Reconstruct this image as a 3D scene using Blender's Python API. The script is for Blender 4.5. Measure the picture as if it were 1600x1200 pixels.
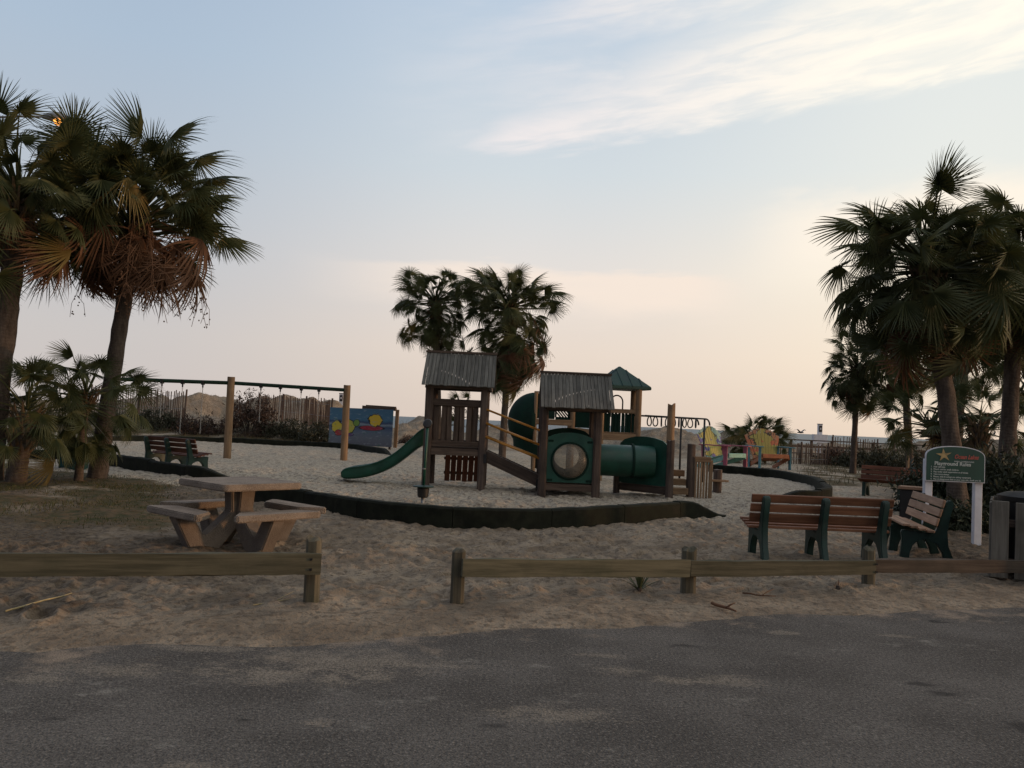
import bpy, bmesh, math, random
import numpy as np
from mathutils import Matrix, Vector, Euler, Quaternion

random.seed(7); rng = np.random.default_rng(7)
R = math.radians
scn = bpy.context.scene
for o in list(bpy.data.objects): bpy.data.objects.remove(o)
C = scn.collection

# ------------------------------------------------------------------ camera
F = 1350.0; CAM = Vector((0, 0, 1.65)); PITCH = R(2.44); ROLL = R(2.5)
r0 = Vector((1, 0, 0)); u0 = Vector((0, -math.sin(PITCH), math.cos(PITCH))); FW = Vector((0, math.cos(PITCH), math.sin(PITCH)))
RT = r0*math.cos(ROLL) + u0*math.sin(ROLL); UP = -r0*math.sin(ROLL) + u0*math.cos(ROLL)
cd = bpy.data.cameras.new('camera'); cam = bpy.data.objects.new('camera', cd); C.objects.link(cam)
cd.sensor_width = 36; cd.lens = 36*F/1600; cd.clip_start = 0.1; cd.clip_end = 12000
m = Matrix.Identity(4)
for i, v in enumerate((RT, UP, -FW)):
    for j in range(3): m[j][i] = v[j]
m.translation = CAM; cam.matrix_world = m
scn.camera = cam
def ray(px, py): return (RT*((px-800)/F) - UP*((py-600)/F) + FW)
def G(px, py, z=0.0):                       # where a sight line meets the level z
    d = ray(px, py); t = (z-CAM.z)/d.z; return CAM + d*t
def D(px, py, y):                           # ... or the distance y
    d = ray(px, py); return CAM + d*(y/d.y)
def azel(px, py):
    d = ray(px, py).normalized(); return math.degrees(math.atan2(d.x, d.y)), math.degrees(math.asin(d.z))

# ------------------------------------------------------------------ sky, sun, exposure
SUN_AZ, SUN_EL = R(97), R(5)
def lin(r, g, b):
    f = lambda c: c/12.92 if c <= 0.04045 else ((c+0.055)/1.055)**2.4
    return (f(r/255), f(g/255), f(b/255), 1)
world = bpy.data.worlds.new('World'); scn.world = world; world.use_nodes = True
nt = world.node_tree; nt.nodes.clear()
class NB:
    def __init__(s, nt): s.nt = nt
    def n(s, t, **k):
        x = s.nt.nodes.new(t)
        for a, v in k.items(): setattr(x, a, v)
        return x
    def put(s, sock, v):
        if hasattr(v, 'is_output') or isinstance(v, bpy.types.NodeSocket): s.nt.links.new(v, sock)
        elif v is not None: sock.default_value = v
    def math(s, op, a, b=None, c=None, clamp=False):
        x = s.n('ShaderNodeMath', operation=op, use_clamp=clamp)
        s.put(x.inputs[0], a)
        if b is not None: s.put(x.inputs[1], b)
        if c is not None: s.put(x.inputs[2], c)
        return x.outputs[0]
    def ss(s, v, a, b, lo=0.0, hi=1.0):
        x = s.n('ShaderNodeMapRange', interpolation_type='SMOOTHSTEP')
        for i, q in enumerate((v, a, b, lo, hi)): s.put(x.inputs[i], q)
        return x.outputs[0]
    def mix(s, f, a, b, mode='MIX'):
        x = s.n('ShaderNodeMix', data_type='RGBA', blend_type=mode)
        s.put(x.inputs[0], f); s.put(x.inputs[6], a); s.put(x.inputs[7], b); return x.outputs[2]
    def noise(s, vec, scale, detail=4, rough=0.55, dist=0.0):
        x = s.n('ShaderNodeTexNoise'); s.put(x.inputs['Vector'], vec)
        x.inputs['Scale'].default_value = scale; x.inputs['Detail'].default_value = detail
        x.inputs['Roughness'].default_value = rough; x.inputs['Distortion'].default_value = dist
        return x.outputs[0]
    def comb(s, x, y, z):
        k = s.n('ShaderNodeCombineXYZ'); s.put(k.inputs[0], x); s.put(k.inputs[1], y); s.put(k.inputs[2], z); return k.outputs[0]
    def mapv(s, vec, scale=(1, 1, 1), loc=(0, 0, 0)):
        k = s.n('ShaderNodeMapping'); s.put(k.inputs[0], vec); k.inputs['Scale'].default_value = scale; k.inputs['Location'].default_value = loc
        return k.outputs[0]
    def ramp(s, f, stops):
        k = s.n('ShaderNodeValToRGB'); s.put(k.inputs[0], f); el = k.color_ramp.elements
        while len(el) < len(stops): el.new(0.5)
        for e, (p, c) in zip(el, stops): e.position = p; e.color = c
        return k.outputs[0]
w = NB(nt)
tc = w.n('ShaderNodeTexCoord'); sx = w.n('ShaderNodeSeparateXYZ'); nt.links.new(tc.outputs['Generated'], sx.inputs[0])
AZ = w.math('MULTIPLY', w.math('ARCTAN2', sx.outputs[0], sx.outputs[1]), 57.29578)
EL = w.math('MULTIPLY', w.math('ARCSINE', sx.outputs[2]), 57.29578)
e01 = w.math('DIVIDE', w.math('MAXIMUM', EL, 0.0), 90.0)
left = w.ramp(e01, [(0.0, lin(196, 187, 183)), (0.05, lin(194, 189, 187)), (0.13, lin(180, 186, 194)), (0.24, lin(166, 183, 201)), (0.40, lin(150, 170, 196)), (1.0, lin(160, 168, 182))])
mid = w.ramp(e01, [(0.0, lin(213, 196, 182)), (0.05, lin(222, 207, 194)), (0.11, lin(219, 213, 208)), (0.18, lin(201, 209, 214)), (0.30, lin(180, 196, 213)), (0.45, lin(160, 176, 199)), (1.0, lin(160, 168, 182))])
right = w.ramp(e01, [(0.0, lin(228, 207, 186)), (0.05, lin(239, 222, 200)), (0.11, lin(243, 232, 212)), (0.18, lin(224, 226, 221)), (0.30, lin(216, 222, 222)), (0.45, lin(176, 186, 202)), (1.0, lin(160, 168, 182))])
back = w.ramp(e01, [(0.0, lin(96, 94, 104)), (0.10, lin(108, 110, 124)), (0.3, lin(122, 132, 154)), (1.0, lin(160, 168, 182))])
tL = w.ss(AZ, -26.0, 2.0); tR = w.ss(AZ, 2.0, 30.0)
base = w.mix(tR, w.mix(tL, left, mid), right)
aabs = w.math('ABSOLUTE', w.math('SUBTRACT', AZ, 40.0))
aabs = w.math('MINIMUM', aabs, w.math('SUBTRACT', 360.0, aabs))
base = w.mix(w.ss(aabs, 75.0, 150.0), base, back)
# clouds live in azimuth and elevation; streaks run along each band
def band(p0, p1):
    (a0, b0), (a1, b1) = azel(*p0), azel(*p1)
    L = math.hypot(a1-a0, b1-b0); ca, sa = (a1-a0)/L, (b1-b0)/L
    da = w.math('SUBTRACT', AZ, a0); de = w.math('SUBTRACT', EL, b0)
    u = w.math('ADD', w.math('MULTIPLY', da, ca), w.math('MULTIPLY', de, sa))
    v = w.math('SUBTRACT', w.math('MULTIPLY', de, ca), w.math('MULTIPLY', da, sa))
    return u, v
def wisp(u, v, su, sv, seed, detail=4):
    return w.noise(w.comb(w.math('MULTIPLY', u, su), w.math('MULTIPLY', v, sv), seed), 1.0, detail, 0.56, 0.4)
u, v = band((720, 243), (1600, 92))
n1 = wisp(u, v, 0.075, 0.30, 3.1); n1b = wisp(u, v, 0.17, 1.0, 7.7, 5)
vn = w.math('ADD', v, w.math('MULTIPLY', w.math('SUBTRACT', n1, 0.5), 2.4))
vn = w.math('ADD', vn, w.math('MULTIPLY', w.math('SUBTRACT', n1b, 0.5), 2.2))
lower = w.ss(vn, -0.55, 0.75)
core = w.math('MULTIPLY', lower, w.ss(vn, w.math('ADD', 0.5, w.math('MULTIPLY', w.math('MAXIMUM', u, 0.0), 0.13)), w.math('ADD', 1.6, w.math('MULTIPLY', w.math('MAXIMUM', u, 0.0), 0.34)), 1.0, 0.0))
core = w.math('MULTIPLY', core, w.ss(u, -1.5, 3.5))
veil = w.math('MULTIPLY', w.math('MULTIPLY', lower, w.ss(n1, 0.30, 0.68)), w.math('MULTIPLY', w.ss(u, -9.0, 16.0), w.ss(v, 40.0, 16.0)))
c1 = w.math('MAXIMUM', w.math('MULTIPLY', core, w.ss(n1b, 0.30, 0.66, 0.40, 0.97)), w.math('MULTIPLY', veil, w.ss(n1b, 0.28, 0.72, 0.30, 0.85)))
ccol = w.mix(w.ss(AZ, -3.0, 27.0), lin(229, 223, 223), lin(253, 245, 230))
sky = w.mix(c1, base, ccol)
u, v = band((1120, 330), (1600, 262)); n2 = wisp(u, v, 0.12, 0.30, 11.0)
vn = w.math('ADD', w.math('MULTIPLY', v, -1.0), w.math('MULTIPLY', w.math('SUBTRACT', n2, 0.5), 4.0))
c2 = w.math('MULTIPLY', w.math('MULTIPLY', w.ss(vn, -0.6, 1.0), w.ss(vn, 2.0, 6.5, 1.0, 0.0)), w.ss(u, 0.0, 7.0))
sky = w.mix(w.math('MULTIPLY', c2, 0.62), sky, lin(252, 238, 220))
u, v = band((430, 388), (1160, 428)); n3 = wisp(u, v, 0.10, 0.5, 19.0, 5)
vn = w.math('ADD', w.math('MULTIPLY', v, -1.0), w.math('MULTIPLY', w.math('SUBTRACT', n3, 0.5), 4.2))
c3 = w.math('MULTIPLY', w.math('MULTIPLY', w.ss(vn, -0.3, 0.7), w.ss(vn, 1.0, 4.2, 1.0, 0.0)), w.math('MULTIPLY', w.ss(u, 0.0, 14.0), w.ss(u, 27.0, 32.0, 1.0, 0.0)))
sky = w.mix(w.math('MULTIPLY', c3, 0.75), sky, lin(240, 223, 208))
st = w.n('ShaderNodeTexSky', sky_type='NISHITA'); st.sun_disc = False; st.sun_elevation = SUN_EL; st.sun_rotation = SUN_AZ
st.air_density = 1.0; st.dust_density = 1.5
bg1 = w.n('ShaderNodeBackground'); nt.links.new(sky, bg1.inputs[0]); bg1.inputs[1].default_value = 1.07
bg2 = w.n('ShaderNodeBackground'); nt.links.new(st.outputs[0], bg2.inputs[0]); bg2.inputs[1].default_value = 0.05
mx = w.n('ShaderNodeMixShader'); mx.inputs[0].default_value = 0.05
nt.links.new(bg1.outputs[0], mx.inputs[1]); nt.links.new(bg2.outputs[0], mx.inputs[2])
wo = w.n('ShaderNodeOutputWorld'); nt.links.new(mx.outputs[0], wo.inputs[0])

sd = bpy.data.lights.new('sun', 'SUN'); sun = bpy.data.objects.new('sun', sd); C.objects.link(sun)
sd.energy = 1.2; sd.angle = R(3.0); sd.color = (1.0, 0.55, 0.28)
sv = Vector((math.sin(SUN_AZ)*math.cos(SUN_EL), math.cos(SUN_AZ)*math.cos(SUN_EL), math.sin(SUN_EL)))
sun.rotation_euler = sv.to_track_quat('Z', 'Y').to_euler(); sun.location = (30, 0, 20)
vs = scn.view_settings; vs.view_transform = 'Standard'; vs.look = 'None'; vs.exposure = 0.12; vs.gamma = 1.0; vs.use_curve_mapping = False
scn.cycles.max_bounces = 4; scn.cycles.diffuse_bounces = 2; scn.cycles.glossy_bounces = 2; scn.cycles.transparent_max_bounces = 6
world.cycles.sampling_method = 'MANUAL'; world.cycles.sample_map_resolution = 512

# ------------------------------------------------------------------ helpers
def V(*a): return Vector(a)
Wm = {}
def link(o, parent=None, M=None):
    C.objects.link(o); M = M or Matrix.Identity(4)
    if parent is not None:
        o.parent = parent; o.matrix_parent_inverse = Matrix.Identity(4)
        o.matrix_basis = Wm[parent.name].inverted() @ M          # M is given in the world
    else: o.matrix_basis = M
    Wm[o.name] = M
    return o
def thing(name, label, cat, loc=(0, 0, 0), rz=0.0, group=None):
    o = bpy.data.objects.new(name, None); o.empty_display_size = 0.2
    link(o, None, Matrix.Translation(Vector(loc)) @ Matrix.Rotation(rz, 4, 'Z'))
    return tag(o, label, cat, group)
def tag(o, label=None, cat=None, group=None, kind=None):
    if label: o['label'] = label
    if cat: o['category'] = cat
    if group: o['group'] = group
    if kind: o['kind'] = kind
    return o
def mesh(name, verts, faces, mat=None, smooth=False):
    me = bpy.data.meshes.new(name); me.from_pydata([tuple(v) for v in verts], [], faces)
    if mat: me.materials.append(mat)
    if smooth: me.polygons.foreach_set('use_smooth', [True]*len(me.polygons))
    me.update(); return me
def obj(name, me, parent=None, M=None):
    return link(bpy.data.objects.new(name, me), parent, M)
class MB:
    def __init__(s): s.v = []; s.f = []
    def add(s, vs, fs):
        k = len(s.v); s.v += [Vector(a) for a in vs]; s.f += [tuple(i+k for i in f) for f in fs]
    def box(s, c, d, M=None):
        x, y, z = (q/2 for q in d); c = Vector(c)
        vs = [c+V(a, b, e) for a in (-x, x) for b in (-y, y) for e in (-z, z)]
        if M: vs = [M @ q for q in vs]
        s.add(vs, [(0, 1, 3, 2), (4, 6, 7, 5), (0, 4, 5, 1), (2, 3, 7, 6), (0, 2, 6, 4), (1, 5, 7, 3)])
    def tube(s, pts, rad, n=8, cap=True):
        pts = [Vector(p) for p in pts]; k = len(pts)
        rad = rad if isinstance(rad, (list, tuple)) else [rad]*k
        up = None; rings = []
        for i, p in enumerate(pts):
            t = (pts[min(i+1, k-1)]-pts[max(i-1, 0)]).normalized()
            if up is None: up = V(0, 0, 1) if abs(t.z) < 0.9 else V(1, 0, 0)
            a = (up - t*up.dot(t)).normalized(); b = t.cross(a); up = a
            rings.append([p + (a*math.cos(2*math.pi*j/n)+b*math.sin(2*math.pi*j/n))*rad[i] for j in range(n)])
        fs = [(i*n+j, i*n+(j+1) % n, (i+1)*n+(j+1) % n, (i+1)*n+j) for i in range(k-1) for j in range(n)]
        if cap: fs += [tuple(reversed(range(n))), tuple((k-1)*n+j for j in range(n))]
        s.add([q for r in rings for q in r], fs)
    def prism(s, poly, t, M=None):                    # 2-D polygon (a, b) -> (x = -t/2..t/2, y = a, z = b)
        n = len(poly); vs = [V(x, a, b) for x in (-t/2, t/2) for a, b in poly]
        if M: vs = [M @ q for q in vs]
        s.add(vs, [tuple(reversed(range(n))), tuple(range(n, 2*n))] + [(i, (i+1) % n, n+(i+1) % n, n+i) for i in range(n)])
    def mesh(s, name, mat, smooth=False): return mesh(name, s.v, s.f, mat, smooth)
    def build(s, name, mat, parent=None, M=None, smooth=False, auto=None, bevel=0.0):
        me = s.mesh(name, mat, False)
        if bevel or auto:
            bm = bmesh.new(); bm.from_mesh(me)
            bmesh.ops.remove_doubles(bm, verts=bm.verts, dist=1e-5); bmesh.ops.recalc_face_normals(bm, faces=bm.faces)
            if bevel:
                es = [e for e in bm.edges if len(e.link_faces) == 2 and e.calc_face_angle(0) > R(28)]
                bmesh.ops.bevel(bm, geom=es, offset=bevel, segments=2, affect='EDGES', clamp_overlap=True)
            bm.to_mesh(me); bm.free()
        if smooth or auto:
            me.polygons.foreach_set('use_smooth', [True]*len(me.polygons))
            if auto: me.set_sharp_from_angle(angle=R(auto))
        # children of a thing keep the thing's own frame unless a matrix is given
        if parent is not None and M is None: M = Wm[parent.name]
        return obj(name, me, parent, M)
_cb = {}
def cbox(L, wd, t, ch, mat):
    key = (round(L, 3), round(wd, 3), round(t, 3), round(ch, 4), mat.name)
    if key not in _cb:
        bm = bmesh.new(); bmesh.ops.create_cube(bm, size=1)
        bmesh.ops.scale(bm, vec=(L, wd, t), verts=bm.verts)
        if ch: bmesh.ops.bevel(bm, geom=list(bm.edges), offset=ch, segments=1, affect='EDGES')
        me = bpy.data.meshes.new('board'); bm.to_mesh(me); bm.free(); me.materials.append(mat); _cb[key] = me
    return _cb[key]
def frame(p0, p1, up):
    x = (p1-p0).normalized(); y = up.cross(x).normalized(); z = x.cross(y)
    M = Matrix.Identity(4)
    for i, a in enumerate((x, y, z)):
        for j in range(3): M[j][i] = a[j]
    M.translation = (p0+p1)/2; return M
def beam(name, p0, p1, wd, t, mat, parent=None, up=(0, 0, 1), ch=0.006, local=True, jit=0.0):
    p0, p1, up = Vector(p0), Vector(p1), Vector(up)
    if abs((p1-p0).normalized().dot(up)) > 0.98: up = V(0, 1, 0)
    M = frame(p0, p1, up)
    if jit: M = M @ Euler((random.gauss(0, jit), random.gauss(0, jit), random.gauss(0, jit))).to_matrix().to_4x4()
    if parent is not None and local: M = Wm[parent.name] @ M
    return obj(name, cbox((p1-p0).length, wd, t, ch, mat), parent, M)
def rough_beam(name, p0, p1, wd, t, mat, parent, seed=0, wob=0.006, up=(0, 0, 1), bow=0.0):
    # a weathered board: edges wander and the ends are worn
    rr = random.Random(seed); p0, p1 = Vector(p0), Vector(p1); L = (p1-p0).length; n = max(6, int(L/0.12))
    prof = [(-1, -.9), (-.94, -1), (.94, -1), (1, -.9), (1, .9), (.94, 1), (-.94, 1), (-1, .9)]
    vs, fs = [], []; off = [0]*8
    for i in range(n+1):
        s = i/n; b = bow*4*s*(1-s)
        for k, (a, c) in enumerate(prof):
            off[k] = off[k]*0.7 + rr.gauss(0, wob)
            e = 0.965 if i in (0, n) else 1
            vs.append(V(-L/2+L*s + (rr.gauss(0, wob) if i in (0, n) else 0), a*t/2*e + off[k]*.5, c*wd/2*e + off[k] + b))
    for i in range(n):
        for k in range(8): fs.append((i*8+k, i*8+(k+1) % 8, (i+1)*8+(k+1) % 8, (i+1)*8+k))
    fs += [tuple(range(8)), tuple(reversed([n*8+k for k in range(8)]))]
    M = frame(p0, p1, Vector(up))
    if parent is not None: M = Wm[parent.name] @ M
    me = mesh(name, vs, fs, mat); return obj(name, me, parent, M)
def post(name, base, top, r, mat, parent=None, n=12, taper=1.0, seed=0, wob=0.02, square=False, dome=0.0):
    rr = random.Random(seed+11); base, top = Vector(base), Vector(top); k = max(6, int((top-base).length/0.18))
    vs, fs = [], []; ph = rr.random()*6
    ax = (top-base).normalized()
    def rad(j):
        if not square: return 1+0.02*math.sin(3*j+ph)
        a = (2*math.pi*j/n+math.pi/4) % (math.pi/2) - math.pi/4
        return min(1.0/math.cos(a), 1.28)
    for i in range(k+1):
        s = i/k
        for j in range(n):
            a = 2*math.pi*j/n
            q = r*(1+(taper-1)*s)*rad(j)*(1+rr.gauss(0, wob*.3))
            vs.append(V(math.cos(a)*q, math.sin(a)*q, (top-base).length*s + (rr.gauss(0, wob*.4) if i == k else 0)))
    for i in range(k):
        for j in range(n): fs.append((i*n+j, i*n+(j+1) % n, (i+1)*n+(j+1) % n, (i+1)*n+j))
    if dome:
        kk = len(vs)-n
        for j in range(n):
            p = vs[kk+j]; vs.append(V(p.x*.62, p.y*.62, p.z+dome*.75))
        for j in range(n): fs.append((kk+j, kk+(j+1) % n, kk+n+(j+1) % n, kk+n+j))
        vs.append(V(0, 0, (top-base).length+dome)); t = len(vs)-1
        for j in range(n): fs.append((kk+n+j, kk+n+(j+1) % n, t))
    else:
        vs.append(V(0, 0, (top-base).length*1.0+0.004)); t = len(vs)-1; kk = k*n
        for j in range(n): fs.append((kk+j, kk+(j+1) % n, t))
    M = Matrix.Translation(base) @ V(0, 0, 1).rotation_difference(ax).to_matrix().to_4x4()
    if parent is not None: M = Wm[parent.name] @ M
    me = mesh(name, vs, fs, mat, True); me.set_sharp_from_angle(angle=R(38))
    return obj(name, me, parent, M)

# ------------------------------------------------------------------ materials
def newmat(name):
    mt = bpy.data.materials.new(name); mt.use_nodes = True; b = NB(mt.node_tree)
    p = mt.node_tree.nodes['Principled BSDF']; return mt, b, p
def coords(b, kind='Object'):
    return b.n('ShaderNodeTexCoord').outputs[kind]
def bump(b, p, h, strength=0.3, dist=0.02):
    x = b.n('ShaderNodeBump'); x.inputs['Strength'].default_value = strength; x.inputs['Distance'].default_value = dist
    b.put(x.inputs['Height'], h); b.put(p.inputs['Normal'], x.outputs[0])
def c4(c): return (c[0], c[1], c[2], 1)
def plain(name, col, rough=0.6, var=0.25, scale=6, bmp=0.1, metal=0.0, spec=0.5, dirt=None):
    mt, b, p = newmat(name); oc = coords(b); n = b.noise(oc, scale, 5)
    dark = tuple(q*(1-var) for q in col); light = tuple(min(1, q*(1+var)) for q in col)
    cc = b.mix(b.ss(n, 0.3, 0.7), c4(dark), c4(light))
    if dirt: cc = b.mix(b.math('MULTIPLY', b.ss(b.noise(oc, scale*.6, 8, 0.7), 0.48, 0.72), 0.55), cc, c4(dirt))
    b.put(p.inputs['Base Color'], cc); b.put(p.inputs['Roughness'], b.ss(n, 0.2, 0.8, rough-.08, min(1, rough+.12)))
    p.inputs['Metallic'].default_value = metal; p.inputs['Specular IOR Level'].default_value = spec
    if bmp: bump(b, p, b.noise(oc, scale*8, 4), bmp, 0.01)
    return mt
def wood(name, c1, c2, stain=None, axis=0, rough=0.85, grain=26, bmp=0.5):
    mt, b, p = newmat(name); oc = coords(b); oi = b.n('ShaderNodeObjectInfo')
    rnd = oi.outputs['Random']
    ofs = b.comb(b.math('MULTIPLY', rnd, 37.0), b.math('MULTIPLY', rnd, 11.0), b.math('MULTIPLY', rnd, 53.0))
    va = b.n('ShaderNodeVectorMath', operation='ADD'); b.put(va.inputs[0], oc); b.put(va.inputs[1], ofs)
    sc = [grain]*3; sc[axis] = 1.3
    g = b.noise(b.mapv(va.outputs[0], tuple(sc)), 1.0, 6, 0.65, 0.3)
    big = b.noise(va.outputs[0], 2.2, 5, 0.6)
    cc = b.mix(b.ss(g, 0.28, 0.72), c4(c1), c4(c2))
    cc = b.mix(b.math('MULTIPLY', b.ss(big, 0.45, 0.75), 0.6), cc, c4(stain or tuple(q*.55 for q in c1)))
    k = b.math('ADD', 0.78, b.math('MULTIPLY', rnd, 0.44))
    hv = b.n('ShaderNodeHueSaturation'); b.put(hv.inputs['Value'], k); b.put(hv.inputs['Color'], cc)
    b.put(p.inputs['Base Color'], hv.outputs[0]); p.inputs['Roughness'].default_value = rough; p.inputs['Specular IOR Level'].default_value = 0.25
    bump(b, p, g, bmp, 0.006); return mt
def leafmat(name, c1, c2, trans=0.25, rough=0.5):
    mt, b, p = newmat(name); oi = b.n('ShaderNodeObjectInfo'); oc = coords(b)
    n = b.noise(oc, 3.5, 4)
    f = b.math('ADD', b.math('MULTIPLY', oi.outputs['Random'], 0.6), b.math('MULTIPLY', n, 0.5), None, True)
    cc = b.mix(f, c4(c1), c4(c2))
    b.put(p.inputs['Base Color'], cc); p.inputs['Roughness'].default_value = rough; p.inputs['Specular IOR Level'].default_value = 0.3
    tr = b.n('ShaderNodeBsdfTranslucent'); b.put(tr.inputs[0], cc); ms = b.n('ShaderNodeMixShader'); ms.inputs[0].default_value = trans
    out = mt.node_tree.nodes['Material Output']
    mt.node_tree.links.new(p.outputs[0], ms.inputs[1]); mt.node_tree.links.new(tr.outputs[0], ms.inputs[2]); mt.node_tree.links.new(ms.outputs[0], out.inputs[0])
    return mt
M_ = {}
M_['rail'] = wood('weathered_rail', (0.055, 0.053, 0.034), (0.125, 0.115, 0.076), (0.035, 0.042, 0.025))
M_['rail2'] = wood('brown_rail', (0.06, 0.046, 0.035), (0.125, 0.098, 0.074), (0.04, 0.036, 0.026))
M_['fpost'] = wood('fence_post_wood', (0.055, 0.048, 0.033), (0.13, 0.112, 0.075), (0.03, 0.04, 0.024), axis=2)
M_['oldwood'] = wood('brown_stained_timber', (0.055, 0.038, 0.028), (0.125, 0.088, 0.064), (0.035, 0.026, 0.021))
M_['oldpost'] = wood('brown_stained_post', (0.06, 0.043, 0.035), (0.13, 0.094, 0.072), (0.04, 0.03, 0.026), axis=2)
M_['tan'] = wood('tan_treated_timber', (0.20, 0.12, 0.065), (0.36, 0.24, 0.14), (0.15, 0.10, 0.06))
M_['tanpost'] = wood('tan_treated_post', (0.21, 0.13, 0.07), (0.37, 0.25, 0.15), (0.14, 0.095, 0.06), axis=2)
M_['roof'] = wood('grey_roof_boards', (0.085, 0.08, 0.068), (0.17, 0.16, 0.135), (0.05, 0.048, 0.04))
M_['slatwood'] = wood('bench_slat', (0.14, 0.058, 0.030), (0.27, 0.122, 0.064), (0.09, 0.045, 0.027), rough=0.6, bmp=0.15)
M_['slatdark'] = wood('dark_bench_slat', (0.10, 0.038, 0.02), (0.20, 0.075, 0.038), (0.07, 0.03, 0.018), rough=0.6, bmp=0.15)
M_['slatpale'] = wood('faded_bench_slat', (0.25, 0.14, 0.085), (0.42, 0.26, 0.165), (0.18, 0.10, 0.06), rough=0.65, bmp=0.15)
M_['snow'] = wood('snow_fence_slat', (0.11, 0.075, 0.055), (0.22, 0.155, 0.115), (0.08, 0.05, 0.04))
M_['boards'] = wood('grey_enclosure_board', (0.10, 0.088, 0.07), (0.185, 0.165, 0.13), (0.06, 0.055, 0.042))
M_['green'] = plain('green_plastic', (0.004, 0.058, 0.035), 0.42, 0.25, 3, 0.04, dirt=(0.035, 0.085, 0.06))
M_['dkgreen'] = plain('dark_green_plastic', (0.006, 0.024, 0.016), 0.75, 0.25, 4, 0.06, spec=.15, dirt=(0.02, 0.032, 0.022))
M_['bframe'] = plain('green_bench_frame', (0.008, 0.034, 0.024), 0.5, 0.25, 7, 0.08, dirt=(0.03, 0.04, 0.03))
M_['border'] = plain('dark_border_timber', (0.013, 0.0145, 0.009), 0.85, 0.4, 5, 0.3, spec=.15, dirt=(0.035, 0.031, 0.022))
M_['black'] = plain('black_metal', (0.012, 0.011, 0.010), 0.45, 0.25, 9, 0.05)
M_['brownmetal'] = plain('brown_metal', (0.05, 0.028, 0.018), 0.5, 0.25, 9, 0.05)
M_['steel'] = plain('galvanised_steel', (0.30, 0.30, 0.29), 0.5, 0.2, 20, 0.05, metal=0.6)
M_['yellow'] = plain('yellow_pipe', (0.48, 0.20, 0.02), 0.45, 0.2, 6, 0.05, dirt=(0.25, 0.13, 0.04))
M_['white'] = plain('white_paint', (0.62, 0.63, 0.66), 0.55, 0.08, 5, 0.1, dirt=(0.45, 0.43, 0.42))
M_['trunk'] = None

def concrete(name, c1, c2, speck):
    mt, b, p = newmat(name); oc = coords(b)
    v = b.n('ShaderNodeTexVoronoi'); b.put(v.inputs['Vector'], oc); v.inputs['Scale'].default_value = 85
    n = b.noise(oc, 4, 6, 0.6)
    cc = b.mix(b.ss(n, 0.3, 0.7), c4(c1), c4(c2))
    cc = b.mix(b.math('MULTIPLY', b.ss(b.noise(oc, 110, 2), 0.5, 0.62), 0.7), cc, c4(speck))
    cc = b.mix(b.math('MULTIPLY', b.ss(b.noise(oc, 2.5, 8, 0.7), 0.52, 0.75), 0.5), cc, c4(tuple(q*.5 for q in c1)))
    b.put(p.inputs['Base Color'], cc); p.inputs['Roughness'].default_value = 0.9
    bump(b, p, v.outputs['Distance'], 0.5, 0.01); return mt
M_['agg'] = concrete('exposed_aggregate', (0.135, 0.104, 0.076), (0.225, 0.178, 0.135), (0.36, 0.30, 0.24))
M_['conc'] = concrete('smooth_concrete', (0.135, 0.108, 0.084), (0.21, 0.17, 0.132), (0.20, 0.16, 0.125))

# ------------------------------------------------------------------ noise for the ground
_perm = rng.permutation(512); _perm = np.concatenate([_perm, _perm]); _gr = np.stack([np.cos(np.arange(512)*2.399), np.sin(np.arange(512)*2.399)], 1)
def pn(x, y):
    x = np.asarray(x, float); y = np.asarray(y, float)
    xi = np.floor(x).astype(int); yi = np.floor(y).astype(int); xf = x-xi; yf = y-yi
    fu = xf*xf*xf*(xf*(xf*6-15)+10); fv = yf*yf*yf*(yf*(yf*6-15)+10)
    def g(a, b):
        h = _perm[(_perm[(xi+a) & 511]+(yi+b)) & 511]; q = _gr[h % 512]
        return q[..., 0]*(xf-a)+q[..., 1]*(yf-b)
    a = g(0, 0)*(1-fu)+g(1, 0)*fu; b = g(0, 1)*(1-fu)+g(1, 1)*fu
    return a*(1-fv)+b*fv
def sst(x, a, b):
    t = np.clip((x-a)/(b-a), 0, 1); return t*t*(3-2*t)
edge_pts = [G(*p) for p in ((-500, 1020), (0, 1003), (350, 990), (620, 985), (800, 972), (1000, 963), (1250, 950), (1600, 941), (2100, 930))]
ex = np.array([p.x for p in edge_pts]); ey = np.array([p.y for p in edge_pts])
def road_edge(x): return np.interp(x, ex, ey)
mounds = []
for px, py, d, sxm, sym in ((322, 620, 56, 2.3, 4.0), (296, 628, 55, 1.6, 3), (240, 628, 58, 3.0, 4), (440, 624, 57, 2.6, 4.0), (480, 628, 56, 1.8, 3), (510, 632, 58, 1.6, 3), (662, 652, 62, 1.3, 4.0), (636, 664, 58, 1.2, 3),
                            (1040, 670, 58, 2.0, 4.0), (1000, 676, 60, 1.6, 4), (1150, 673, 60, 2.0, 4), (60, 630, 56, 5, 5), (800, 668, 62, 3, 5), (905, 672, 64, 3, 5), (1580, 690, 64, 9, 6), (1330, 694, 66, 7, 5)):
    q = D(px, py, d); mounds.append((q.x, q.y, q.z, sxm, sym))
def Hbase(x, y):
    x = np.asarray(x, float); y = np.asarray(y, float)
    land = 1.0*sst(y, 43.5, 50)*(1-sst(x, -10.5, -7.5))*(1-sst(y, 58, 66))
    h = land
    for mx_, my_, mz, a, b in mounds:
        h = np.maximum(h, mz*np.exp(-((x-mx_)/a)**2/2-((y-my_)/b)**2/2)+land*.2)
    h = h - 3.4*sst(y, 64, 86)
    h = h + 0.05*pn(x/3.1, y/3.1)*sst(y, 9, 13) + (0.45*pn(x/1.9+5, y/1.9)+0.30*pn(x/.8+5, y/.8)+0.12*pn(x/.35, y/.35+4))*sst(y, 47, 54)
    return h
def H(x, y): return float(Hbase(x, y))
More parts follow.
